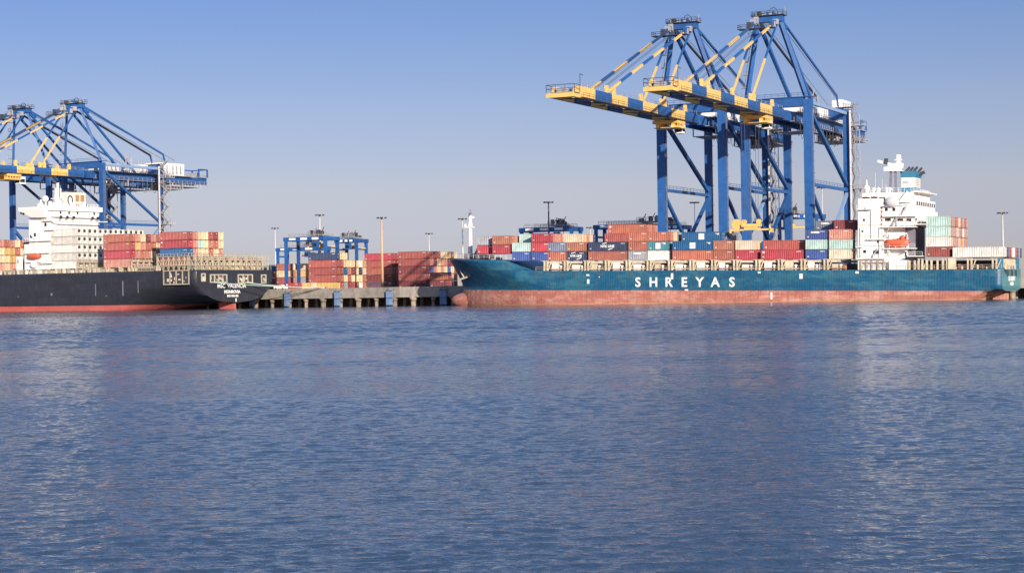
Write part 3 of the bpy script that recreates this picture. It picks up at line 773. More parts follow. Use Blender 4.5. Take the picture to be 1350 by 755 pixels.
# ------------------------------------------------------------------ containers
CL = {20: 6.06, 40: 12.19, 45: 13.72}
CH, CW = 2.66, 2.44
_cm = {}
def cont_mesh(L, key, logo=None, reefer=False):
    k = (L, key, logo, reefer)
    if k in _cm: return _cm[k]
    m = MB(); col = MATS['container_' + key]; l = CL[L]
    # frame
    for x in (0, l - .16):
        for y in (0, CW - .16): m.box(x, x + .16, y, y + .16, 0, CH, col)
    for z in (0, CH - .14):
        for y in (0, CW - .1): m.box(.16, l - .16, y, y + .1, z, z + .14, col)
    m.box(.02, l - .02, .1, CW - .1, CH - .10, CH - .03, col); m.box(.02, l - .02, .1, CW - .1, .05, .12, col)
    # corrugated long sides
    n = int((l - .32) / .62)
    for side in (0, 1):
        xs, ys = [], []
        p = (l - .32) / n
        for i in range(n):
            b0 = .16 + i * p
            for fx_, d in ((0, .03), (.22, .03), (.36, .13), (.62, .13), (.78, .03)):
                xs.append(b0 + fx_ * p); ys.append(d)
        xs.append(l - .16); ys.append(.03)
        vs = []
        for x, d in zip(xs, ys):
            y = d if side == 0 else CW - d
            vs += [(x, y, .14), (x, y, CH - .14)]
        fs = [(2 * i, 2 * i + 2, 2 * i + 3, 2 * i + 1) for i in range(len(xs) - 1)]
        if side: fs = [f[::-1] for f in fs]
        m.add(vs, fs, col)
    m.box(l - 1.9, l - .6, -.012, .03, CH - .62, CH - .40, MATS['container_pale']); m.box(.5, 1.0, -.012, .03, .5, .85, MATS['container_pale'])
    # blind end (bow end)
    m.box(.05, .10, .16, CW - .16, .05, CH - .05, col)
    if logo == 'swoosh':
        text_mesh_into(m, 'NYK LINE', 1.0 if L == 40 else .85, LETTER, (l / 2, -.02, CH / 2), .04)
        m.beam((l / 2 - 1.6, -.02, CH / 2 + .75), (l / 2 - .2, -.02, CH / 2 + 1.05), .03, .22, LETTER); m.beam((l / 2 + .2, -.02, CH / 2 - 1.0), (l / 2 + 1.6, -.02, CH / 2 - .55), .03, .22, LETTER)
    if logo == 'square':
        w_ = .85 if L == 40 else .75
        m.box(l / 2 - w_, l / 2 + w_, -.02, .03, CH / 2 - .85, CH / 2 + .85, LETTER)
        text_mesh_into(m, 'SCI', .75, mat('logo_red', (.6, .2, .18), .5, .05), (l / 2, -.04, CH / 2))
        m.box(l - 1.3, l - .8, -.02, .03, CH - .9, CH - .5, LETTER)
    if logo == 'strip':
        text_mesh_into(m, 'CONTAINER LINE' if L == 40 else 'CARRIER', .62, LETTER, (l * .45, -.02, CH * .72), .05)
    if logo == 'dot':
        m.box(.5, 1.1, -.02, .03, CH - .9, CH - .45, LETTER)
    me = finish(m, 'container_body')
    _cm[k] = me; return me
def finish(m, name):
    me = bpy.data.meshes.new(name); me.from_pydata(m.v, [], m.f)
    for mt in m.mats: me.materials.append(mt)
    me.polygons.foreach_set('material_index', m.mi); me.update(); return me
_dm = {}
BAR = mat('door_bar', (0.45, 0.42, 0.38), .5, .15)
def door_mesh(key, reefer=False, light=False):
    k = (key, reefer)
    if k in _dm: return _dm[k]
    m = MB(); col = MATS['container_' + key]
    m.box(-.09, -.03, .16, CW - .16, .14, CH - .14, col)
    if reefer:
        m.box(-.02, .03, .25, CW - .25, .3, 1.25, MATS['container_pale']); m.tube((0, CW / 2, 1.75), (.05, CW / 2, 1.75), .62, DARK, 12)
        m.box(.0, .04, .4, 1.0, .5, .9, GREY)
    else:
        for y in (.42, .85, 1.58, 2.0): m.tube((.0, y, .12), (.0, y, CH - .12), .03, col, 5)
        m.box(-.03, .0, CW / 2 - .03, CW / 2 + .03, .14, CH - .14, DARK)
        m.box(.0, .04, .35, 2.1, 1.0, 1.05, BAR)
        m.box(-.03, -.01, 1.4, 1.75, CH - .7, CH - .45, LETTER)
    me = finish(m, 'container_door'); _dm[k] = me; return me
ORD = ['zeroth', 'first', 'second', 'third', 'fourth', 'fifth', 'sixth', 'seventh', 'eighth', 'ninth', 'tenth', 'eleventh', 'twelfth', 'thirteenth', 'fourteenth', 'fifteenth', 'sixteenth', 'seventeenth']
SIZE = {20: 'short', 40: 'long', 45: 'extra long'}
LOGO = {'swoosh': ' with script logo', 'square': ' with square logo', 'strip': ' with lettering', 'dot': ' with white mark', None: ''}
NCONT = 0
USED = set()
def spans(pairs): return {i for a, b in pairs for i in range(a, b + 1)}
# build order numbers of the containers that stand wholly behind others, and of the barely visible ones past 300
SKIP = spans(((5, 5), (9, 9), (13, 14), (20, 21), (23, 24), (27, 27), (46, 46), (50, 52), (63, 63), (73, 73), (86, 86), (97, 98), (106, 106), (108, 108), (166, 172), (179, 185), (192, 198), (205, 211), (231, 232), (239, 240), (248, 248), (256, 256), (291, 291), (297, 299), (307, 307), (313, 315), (322, 322), (361, 361), (363, 363), (372, 373), (384, 384), (397, 399), (404, 405), (408, 408), (410, 411), (413, 418), (447, 447), (467, 467), (475, 475), (477, 490)))
MASS = spans(((1, 2), (4, 4), (7, 8), (12, 12), (16, 16), (18, 18), (26, 26), (33, 33), (35, 35), (42, 42), (44, 44), (48, 48), (58, 58), (60, 60), (62, 62), (65, 65), (72, 72), (75, 75), (77, 77), (88, 88), (94, 94), (96, 96), (100, 100), (102, 102), (104, 105), (116, 117), (163, 163), (165, 165), (178, 178), (191, 191), (204, 204), (230, 230), (247, 247), (255, 255), (258, 269), (295, 296), (303, 303), (305, 306), (321, 321), (362, 362), (368, 368), (371, 371), (375, 375), (377, 378), (380, 381), (387, 387), (390, 390), (393, 393), (396, 396), (400, 403), (406, 407), (409, 409), (419, 419), (422, 427), (438, 438), (446, 446), (461, 464), (466, 466), (469, 469), (472, 474), (476, 476)))
REST = MB()
def container(M, rot, x, y, z, L, key, place, group, logo=None, reefer=False, door=True):
    """place: words naming tier, stack and row."""
    global NCONT
    NCONT += 1
    if NCONT - 1 in SKIP: return None                       # wholly behind other things
    if NCONT - 1 in MASS:                                           # the least visible ones past 300: one mass
        for me, off in ((cont_mesh(L, key, logo), 0.0), (door_mesh(key, reefer), CL[L])):
            T = Matrix.Translation(M @ Vector((x, y, z))) @ M.to_3x3().to_4x4() @ Matrix.Translation((off, 0, 0))
            vs = [tuple(T @ v.co) for v in me.vertices]; b0 = len(REST.v); REST.v += vs
            for p in me.polygons:
                REST.f.append(tuple(b0 + i for i in p.vertices)); REST.mi.append(REST.m(me.materials[p.material_index]))
        return None
    root = link('shipping_container', cont_mesh(L, key, logo))
    root.location = M @ Vector((x, y, z)); root.rotation_euler = rot
    lab = f"{CC[key][1]} {'refrigerated ' if reefer else (SIZE[L] + ' ' if not logo else '')}container{LOGO[logo]}, {place}"
    if lab in USED: print('DUP', lab)
    USED.add(lab)
    tag(root, lab, 'container', group)
    d = link('door', door_mesh(key, reefer), root); d.location = (CL[L] , 0, 0)
    return root
def tiername(i, n): return 'bottom tier' if i == 0 else (ORD[i + 1] + ' tier')

ROT_R = (0, TRIM, -FR.a)
GR = 'containers stacked on the teal ship'
# bay: (px of the left edge, size, base z, name, {tier: [colours of the rows from the water side; None = gap]}, logos)
def bayR(px, L, zb, name, tiers, logos={}, o0=1.0, row0=0):
    x = RL(px, 340, o0)[0]
    for ti, cols in tiers.items():
        for r, key in enumerate(cols):
            if key is None: continue
            rr = r + row0
            pl = f"{tiername(ti, 0)} {name}, " + ('waterside row' if rr == 0 else f'{ORD[rr + 1]} row')
            container(MR, ROT_R, x, o0 + 2.5 * r, zb + 2.74 * ti, L, key, pl, GR, logos.get((ti, r)))
N_ = None
ZC = 12.12
B_ = lambda n: f'{ORD[n]} stack from teal bow'
bayR(629, 20, 14.3, B_(1), {0: ['crim', 'maroon', 'maroon'], 1: ['grey', 'slate', 'grey']}, o0=4.0)
bayR(649, 20, 14.3, B_(2), {0: ['crim', 'red', 'rust', 'red'], 1: ['brown', 'salmon', 'rust', 'brown', 'red']}, o0=1.6)
bayR(675, 20, ZC, B_(3), {0: ['blue', 'navy'], 1: ['mint', 'teal'], 2: [N_, N_, 'mint', 'teal', 'teal']})
bayR(700.5, 20, ZC, B_(4), {0: ['blue', 'navy', 'navy'], 1: ['crim', 'maroon', 'maroon'], 2: ['crim', 'salmon', 'salmon', 'salmon']})
bayR(722, 20, ZC, B_(5), {0: ['rust', 'red'], 1: ['slate', 'grey'], 2: [N_, N_, N_, N_, 'beige', 'cream', 'salmon', 'cream', 'blue']})
bayR(747, 20, ZC, B_(6), {0: ['navy', 'navy'], 1: ['brown', 'rust']}, {(0, 0): 'swoosh'})
bayR(775.5, 40, ZC, B_(7), {0: ['rust', 'red'], 1: ['navy', 'red'], 2: [N_] * 5 + ['red', 'rust', 'red', 'red'], 3: [N_] * 6 + ['rust', 'salmon', 'rust', 'salmon']}, {(1, 0): 'swoosh', (3, 6): 'dot'})
bayR(828.5, 20, ZC, B_(8), {0: ['grey', 'slate'], 1: ['rust', 'red'], 2: ['rust', 'salmon', 'rust']}, {(0, 0): 'strip'})
bayR(854.5, 20, ZC, B_(9), {0: ['white', 'mint'], 1: ['teal', 'beige'], 2: ['rust', 'salmon', 'cream', 'grey', 'beige', 'white']}, {(1, 0): 'square'})
bayR(886.5, 40, ZC, B_(10), {0: ['rust', 'red'], 1: ['mblue', 'mblue'], 2: [N_] * 3 + ['mblue', 'slate', 'mblue', 'grey', 'slate', 'slate', 'grey']}, {(1, 0): 'square', (2, 3): 'square'})
bayR(940.5, 20, ZC, B_(11), {0: ['rust', 'red'], 1: ['brown', 'red']})
bayR(969.5, 20, ZC, B_(12), {0: ['crim', 'crim'], 1: ['beige', 'cream']})
bayR(1003, 40, ZC, B_(13), {0: ['crim', 'maroon'], 1: [N_, 'red', 'maroon', 'purple', 'maroon']}, {(0, 0): 'dot'})
bayR(1062, 20, ZC, B_(14), {0: ['blue', 'slate'], 1: ['mint', 'grey'], 2: ['blue', 'maroon', 'maroon', 'crim'], 3: [N_, N_, N_, N_, 'slate', 'navy']}, {(2, 0): 'strip', (3, 4): 'strip'})
bayR(1093, 20, ZC, B_(15), {0: ['beige', 'cream'], 1: ['mint', 'grey'], 2: ['salmon', 'salmon'], 3: [N_, N_, 'maroon', 'purple', 'purple']})
bayR(1221, 20, 12.55, 'of stack right of the teal ship bridge', {0: ['red', 'maroon'], 1: ['pale', 'beige', 'salmon', 'grey', 'salmon', 'beige', 'salmon', 'ochre', 'grey', 'salmon'],
     2: ['mint', 'salmon', 'grey', 'salmon', 'beige', 'grey', 'rust', 'pale', 'grey', 'salmon'], 3: ['mint', 'salmon', 'grey', 'rust', 'salmon', 'beige', 'rust', 'grey', 'rust', 'salmon']})
for i_ in (2, 3):
    pass
bayR(1256, 45, 12.4, 'on the teal ship stern', {0: ['pale', 'blue', 'slate', 'crim', 'white', 'white', 'rust', 'blue', 'grey', 'navy']})

# ================================================================== BLACK SHIP
shipL = thing('container_ship', 'black hulled container ship moored stern first at the left edge with a white bridge', 'ship', FL.w(0, 0, 0), (0, 0, -FL.a))
ML = Matrix.Translation(FL.w(0, 0, 0)) @ Matrix.Rotation(-FL.a, 4, 'Z')
def LLp(px, py, o=0.0): return FL.hit(px, py, o)
XE_L = 35.0
stemL = interp([(-3, -200), (13, -208)]); lentL = interp([(-3, 60), (13, 45)])
ztopL = interp([(-210, 15), (-150, 13.0), (40, 12.8)])
hull('hull', shipL, BL, XE_L, stemL, lentL, ztopL, 1.7, 0.1, (H_PINK, H_PINK, H_BLACK, DECKRED, H_BLACK), 46, 1.9, 2.2, 9.0)
# side mooring recess, stern openings
def frame_panel(mbx, face, a0, a1, z0, z1, pos, n):
    """beige framed mooring opening with gear, on the side (face 'side', y=pos) or transom ('aft', x=pos)"""
    def bx(p0, p1, d0, d1, q0, q1, m_):
        if face == 'side': mbx.box(p0, p1, pos - d1, pos - d0, q0, q1, m_)
        else: mbx.box(pos + d0, pos + d1, p0, p1, q0, q1, m_)
    bx(a0, a1, 0, .04, z0, z1, DARK)  # flat dark sheet on the plating, painted shade of the opening
    bx(a0, a1, .04, .3, z1 - .35, z1, LASH); bx(a0, a1, .04, .3, z0, z0 + .35, LASH)
    for i in range(n + 1):
        p = a0 + (a1 - a0 - .35) * i / n; bx(p, p + .35, .04, .28, z0 + .35, z1 - .35, LASH)
    random.seed(int(a0 * 10) + 3)
    for i in range(n * 3):
        p = random.uniform(a0 + .3, a1 - 1.2); q = random.uniform(z0 + .3, z1 - 1.4); w_ = random.uniform(.3, 1.0); h_ = random.uniform(.3, 1.1)
        bx(p, p + w_, .04, random.uniform(.08, .2), q, q + h_, random.choice([LASH, CREAM, GREY, CREAM]))
pn = MB(); xa, za = LLp(215.5, 358, 0); xb, zb = LLp(250, 375, 0)
frame_panel(pn, 'side', xa, xb, zb, 12.9, -.02, 4)
pn.build('mooring_opening', shipL)
for y0, y1, z0, z1, n in ((2.0, 4.0, 9.0, 11.7, 1), (6.2, 14.6, 8.6, 11.4, 4), (20.0, 27.6, 8.4, 11.4, 3), (32.0, 34.6, 8.4, 11.3, 1)):
    pn = MB(); frame_panel(pn, 'aft', y0, y1, z0, z1, XE_L + .0, n)
    pn.build('mooring_opening', shipL)
text('stern_name', 'MSC  VALENCIA', 2.0, LETTER, shipL, (XE_L + .05, 17.0, 7.5), 'aft', bold=.02)
text('stern_name', 'MONROVIA', 1.5, LETTER, shipL, (XE_L + .05, 17.2, 5.55), 'aft', bold=.05)
text('stern_name', 'IMO 9301483', 1.0, LETTER, shipL, (XE_L + .05, 17.4, 4.2), 'aft', bold=.03)
mk = MB()
for px, py, w_, h_ in ((162, 380, .5, 5.0), (126, 382, .35, 4), (68, 388, .9, .9), (140, 390, .5, .4), (24, 391, .5, .4), (182, 378, .3, 4)):
    x, z = LLp(px, py); mk.box(x - w_ / 2, x + w_ / 2, -.03, .02, z - h_ / 2, z + h_ / 2, mat('scrape_grey', (.17, .17, .18), .6, .1))
mk.box(XE_L, XE_L + .04, 18.8, 19.3, 2.3, 3.4, LETTER)
mk.build('draught_mark', shipL)
rd = MB(); rd.box(XE_L - 7, XE_L - .5, 18.4, 19.6, -2, 1.7, H_PINK); rd.box(XE_L - 7, XE_L - 3.4, 18.3, 19.7, 1.7, 2.9, H_PINK); rd.build('rudder', shipL)
# deck edge, railings, hatch posts
dl = MB(); random.seed(5)
xx = -60.0
while xx < -2:
    w_ = random.uniform(.4, 1.3)
    dl.box(xx, xx + w_, .5, 1.1, 12.9, random.choice([13.9, 14.3, 14.3]), random.choice([LASH, CREAM, WHITE]))
    xx += w_ + random.uniform(.7, 1.8)
for x in (-6, -4.8, .1, 1.0, 4.4, 6.0, 7.3, 16.8, 17.8): dl.box(x, x + .5, .5, 1.3, 12.9, 14.4, CREAM)
dl.box(-60, 34, .4, 1.2, 14.3, 14.45, LASH)
dl.build('lashing_post', shipL)
cz = MB(); cz.box(-60, 17, 3, BL - 3, 12.8, 14.3, LASH); cz.build('hatch_coaming', shipL)
b = MB(); b.rail([(-60, .2, 12.9), (34.8, .2, 12.85), (34.8, BL - .3, 12.85)], 1.1, LASH, 2, .05); b.build('railing', shipL)
# lashing bridges at the stern: lattice frames across the beam
def lashing_bridge(x, zt, n=13, y0=.8, y1=BL - .8, long=None):
    lb_ = MB()
    for i in range(n + 1):
        y = y0 + (y1 - y0) * i / n
        lb_.box(x, x + .35, y - .22, y + .22, 12.85, zt + (.7 if i % 2 else .3), LASH)
        if i < n:
            y2 = y0 + (y1 - y0) * (i + 1) / n
            lb_.beam((x + .2, y, 13.2), (x + .2, y2, zt - .3), .16, .22, LASH); lb_.beam((x + .2, y2, 13.2), (x + .2, y, zt - .3), .16, .22, LASH)
    for z in (14.3, 16.0, zt): 
        if z <= zt: lb_.box(x - .3, x + .6, y0, y1, z, z + .18, LASH)
    lb_.rail([(x + .5, y0, zt + .1), (x + .5, y1, zt + .1)], 1.1, LASH, 1.5, .06)
    lb_.build('lashing_bridge', shipL)
lashing_bridge(5.6, 16.2); lashing_bridge(-19.2, 16.4); lashing_bridge(17.0, 17.2, 13); lashing_bridge(30.4, 17.2); lashing_bridge(33.6, 16.6)
sl = MB()
for x in np.arange(17.4, 34, 2.3):
    sl.box(x, x + .3, .6, .9, 12.9, 17.4, LASH); sl.beam((x + .1, .75, 13), (x + 2.3, .75, 17), .14, .14, LASH); sl.beam((x + 2.3, .75, 13), (x + .1, .75, 17), .14, .14, LASH)
for z in (14.5, 15.9, 17.2): sl.box(17.2, 34, .5, 1.1, z, z + .16, LASH)
sl.rail([(17.2, .55, 17.3), (34, .55, 17.3)], 1, LASH, 1.5, .06)
for y in np.arange(2, BL - 2, 1.5): sl.box(31, 33.3, y, y + .5, 12.9, 14.3 + (int(y * 7) % 3) * .5, random.choice([LASH, CREAM]))
sl.build('side_lashing_frame', shipL)
# superstructure
def lb2(mbx, px0, px1, pt, pb, o0, o1, m_=WHITE, zb=None):
    x0, z1 = LLp(px0, pt, o0); x1, _ = LLp(px1, pt, o0); _, z0 = LLp(px0, pb, o0)
    mbx.box(x0, x1, o0, o1, z0 if zb is None else zb, z1, m_); return x0, x1, z1
su = MB()
a0, a1, zt1 = lb2(su, 38, 66, 287, 350, 1.2, 24, zb=12.8)
lb2(su, 32, 38.1, 322, 350, 1.2, 36, zb=12.8)
b0, b1, zt2 = lb2(su, 55, 70, 272.5, 290, 1.0, 22.5, zb=zt1 - .01)
su.build('accommodation_block', shipL)
wg = MB(); x, z = LLp(24, 274.5, -1.0); x2, _ = LLp(58, 274.5, -1.0)
wg.hexa([(x + 6, -.5, z - 3.4), (x2, -.5, z - 3.6), (x2, 3, z - 3.6), (x + 6, 3, z - 3.4)], [(x, -1, z - .9), (x2, -1, z - .9), (x2, 5, z - .9), (x, 5, z - .9)], WHITE)
wg.box(x, x2, -1, 5, z - .9, z + .2, WHITE)
wg.box(x2 - 4, b1 + 1.0, 0.0, 23.5, z - 1.2, z + .4, WHITE)
wg.build('bridge_wing', shipL)
wd = [(28, 280, -.8), (31, 281, -.8), (46, 309.5, 1.2), (41, 312, 1.2), (60, 296, 1.2)]
for px, py, o in wd:
    x, z = LLp(px, py, o); w2 = MB(); w2.box(x - .5, x + .5, o - .05, o + .01, z - .6, z + .6, GLASS); w2.build('window', shipL)
for y in (3, 6, 9, 18, 20.5):
    w2 = MB(); w2.box(b1 + 1.0, b1 + 1.06, y, y + 1.2, zt2 - 4.2, zt2 - 3.2, GLASS); w2.build('window', shipL)
for y in (4, 8, 12, 20, 26):
    w2 = MB(); w2.box(b1 - .0, b1 + .05, y, y + .8, zt1 + 1.0, zt1 + 1.8, GLASS); w2.build('window', shipL)
dk2 = MB()
for px0, px1, py in ((55, 72, 291), (58, 70, 303), (30, 66, 318), (28, 64, 334), (50, 68, 347)):
    x0, z = LLp(px0, py, .2); x1, _ = LLp(px1, py, .2); dk2.box(x0, x1, .2, 1.3, z - .2, z, WHITE); dk2.rail([(x0, .3, z), (x1, .3, z)], 1, WHITE, 1.2, .05)
    dk2.box(x1 - .3, x1 + 1.2, 1.2, 24, z - .2, z, WHITE)
for lv in range(5):
    zz_ = 15.2 + lv * 2.9
    dk2.box(a1, a1 + 1.3, 1.4, 24, zz_, zz_ + .15, WHITE); dk2.rail([(a1 + 1.25, 1.4, zz_ + .15), (a1 + 1.25, 24, zz_ + .15)], 1, WHITE, 1.4, .05)
    dk2.beam((a0 + 1 + (lv % 2) * 3, 1.0, zz_ + .1), (a0 + 4 - (lv % 2) * 3, 1.0, zz_ + 2.9), .25, .5, WHITE)
x0, z = LLp(60, 330, .5); dk2.beam((x0, .5, z - 4), (x0 + 4, .5, z + .5), .3, .4, WHITE)
dk2.build('side_decks', shipL)
# lifeboat of the black ship
lb = MB(); x0, zc = LLp(36, 338, .6); x1, _ = LLp(54, 338, .6); L_ = x1 - x0; V = []
for i in range(secs + 1):
    u = i / secs; r = max(.02, (1 - abs(2 * u - 1) ** 3.2)) ** .55
    for j in range(ring):
        a = 2 * math.pi * j / ring; V.append((x0 + u * L_, .6 + 1.2 * r * math.cos(a), zc + 1.15 * math.sin(a) * r))
lb.add(V, F, ORANGE); lb.build('lifeboat', shipL, True)
dv = MB()
for x in (x0 + .8, x1 - .8): dv.beam((x, 1.6, zc - 2.5), (x, 1.6, zc + 2), .35, .35, WHITE); dv.beam((x, 1.6, zc + 2), (x, .4, zc + 1.6), .3, .3, WHITE)
dv.box(x0 - .5, x1 + .5, .2, 1.2, zc - 2.1, zc - 1.8, WHITE)
x, z = LLp(44, 349, .4); dv.ball((x, .5, z), 1.8, .6, 1.2, WHITE, 12, 6)
x, z = LLp(24, 345, .5); dv.box(x - .9, x + .6, .5, 2, 12.8, z + 1.8, WHITE); dv.box(x - .3, x + .1, .45, .5, z - .5, z + .7, DARK)
dv.build('lifeboat_davit', shipL)
# funnel with ring emblem and vents
fu = MB(); fo = 12
fx0, fz1 = LLp(88, 253, fo); fx1, _ = LLp(91, 253, fo)
fxa = fx0 - 6.2; fu.box(fxa + 1, fxa + 5.5, fo, fo + 9.6, zt2 - .5, fz1, mat('funnel_cream', (.74, .68, .56), .5, .06, .15))
fun = fu.build('funnel', shipL)
ff = MB()
for i in range(2):
    for j in range(2): ff.box(fxa + 5.5, fxa + 5.6, fo + 4.7 + i * 2.4, fo + 6.6 + i * 2.4, fz1 - 3.2 - j * 3.0, fz1 - .8 - j * 3.0, mat('vent_brown', (.36, .22, .12), .6, .2))
ff.build('vent_grille', fun)
rg = MB(); cz_, cy_ = fz1 - 2.8, fo + 2.2
for k in range(16):
    a, b2 = 2 * math.pi * k / 16, 2 * math.pi * (k + 1) / 16
    rg.beam((fxa + 5.6, cy_ + 1.1 * math.cos(a), cz_ + 1.5 * math.sin(a)), (fxa + 5.6, cy_ + 1.1 * math.cos(b2), cz_ + 1.5 * math.sin(b2)), .5, .1, DARK, (1, 0, 0))
rg.build('ring_emblem', fun)
ex = MB()
for k in range(6): ex.tube((fxa + 2, fo + 2 + k * 1.2, fz1), (fxa + 2.6, fo + 2 + k * 1.2, fz1 + .9), .3, DARK, 6)
ex.build('exhaust_pipe', fun)
ms = MB(); x, z = LLp(76, 262, 8)
ms.box(x - .8, x + .8, 7.4, 9, zt2, LLp(76, 248, 8)[1], WHITE); ms.box(x - .4, x + .4, 7.9, 8.5, z, LLp(76, 241, 8)[1], WHITE)
ms.box(x - 3, x + 3, 7.6, 8.6, z, z + .3, WHITE); ms.tube((x + 1, 8, z), (x + 1, 8, z + 6), .15, DARK, 6)
x, z = LLp(60, 262, 4); ms.ball((x, 4, z), 1.1, 1.1, 1.1, WHITE, 12, 8); ms.tube((x, 4, zt2), (x, 4, z), .3, WHITE, 8)
for px, py in ((52, 268), (66, 266), (55, 263), (70, 268)):
    x, z = LLp(px, py, 5); ms.box(x - .5, x + .5, 4.6, 5.4, zt2, z, WHITE)
for k_ in range(16):
    y_ = 1.5 + k_ * 1.3; hh_ = .6 + 1.9 * ((k_ * 37) % 10) / 10; ms.box(b1 - 2.6 - (k_ * 13) % 4, b1 - 2.1 - (k_ * 13) % 4, y_, y_ + .5, zt2, zt2 + hh_, WHITE)
ms.rail([(b0, 1.2, zt2), (b1, 1.2, zt2), (b1, 22, zt2)], 1.1, WHITE, 1.5, .06)
ms.build('radar_mast', shipL)

# containers on the black ship
ROT_L = (0, 0, -FL.a)
GL = 'containers stacked on the black ship'
def bayL(px, L, zb, name, tiers, o0=1.0, reefer=False, logos={}):
    x = LLp(px, 340, o0)[0]
    for ti, cols in tiers.items():
        for r, key in enumerate(cols):
            if key is None: continue
            pl = f"{tiername(ti, 0)} {name}, " + ('waterside row' if r == 0 else f'{ORD[r + 1]} row')
            container(ML, ROT_L, x, o0 + 2.5 * r, zb + 2.76 * ti, L, key, pl, GL, logos.get((ti, r)), reefer)
nm = 'beside the black ship bridge'
bayL(67.5, 40, 14.35, nm, {i: ['pale'] * 13 for i in range(5)}, reefer=True, logos={(3, 0): 'dot'})
random.seed(11)
ends = ['cream', 'rust', 'salmon', 'cream', 'ochre', 'red', 'beige', 'salmon', 'rust', 'cream']
def rnd(first, n, pool=ends):
    out = [first]
    while len(out) < n:
        c = random.choice(pool)
        out.append(c)
    return out
nm = 'tall red block on black ship'
bayL(136.5, 40, 14.45, nm, {0: rnd('salmon', 8), 1: rnd('crim', 8), 2: rnd('red', 8), 3: ['rust', 'salmon', 'cream', 'maroon', 'salmon', 'rust', 'salmon', 'rust']}, logos={(0, 0): 'dot'})
nm = 'aftmost block on black ship'
bayL(211, 40, 14.5, nm, {0: ['red', 'rust', 'cream', 'maroon', 'cream', 'rust', 'cream', 'red', 'cream', 'ochre', 'blue', 'cream', 'rust'], 1: ['mblue', 'salmon', 'cream', 'cream', 'rust', 'cream', 'salmon'], 2: ['crim', 'salmon', 'mint', 'cream', 'salmon', 'rust', 'cream'], 3: ['red', 'salmon', 'cream', 'cream', 'red', 'maroon', 'cream']}, logos={(2, 0): 'dot'})
nm = 'left of black ship bridge'
bayL(-40, 40, 14.4, nm, {0: rnd('red', 8), 1: rnd('rust', 8, ['cream', 'ochre', 'rust', 'cream']), 2: rnd('cream', 8, ['cream', 'ochre', 'rust', 'cream']), 3: rnd('rust', 8, ['cream', 'ochre', 'rust', 'salmon'])})

# mooring ropes from the black stern to the bollard
bol = FL.w(FL.hit(427, 380, OL_)[0], OL_ + .9, QZ + .5)
for (oy, oz, lb_, zs) in ((8, 8.7, 'upper green and white mooring rope from the black stern to the wharf', 0), (24, 8.6, 'lower pale mooring rope from the black stern to the wharf', -.25)):
    p0 = ML @ Vector((XE_L + .2, oy, oz)); pts = []
    for i in range(17):
        u = i / 16; p = p0.lerp(bol, u); p.z -= 1.0 * 4 * u * (1 - u) * .35 - zs * u; pts.append(p - p0)
    r_ = MB(); r_.path(pts, .13, ROPEG, 6); o = r_.build('mooring_rope'); o.location = p0; tag(o, lb_, 'rope', 'mooring ropes of the black ship')

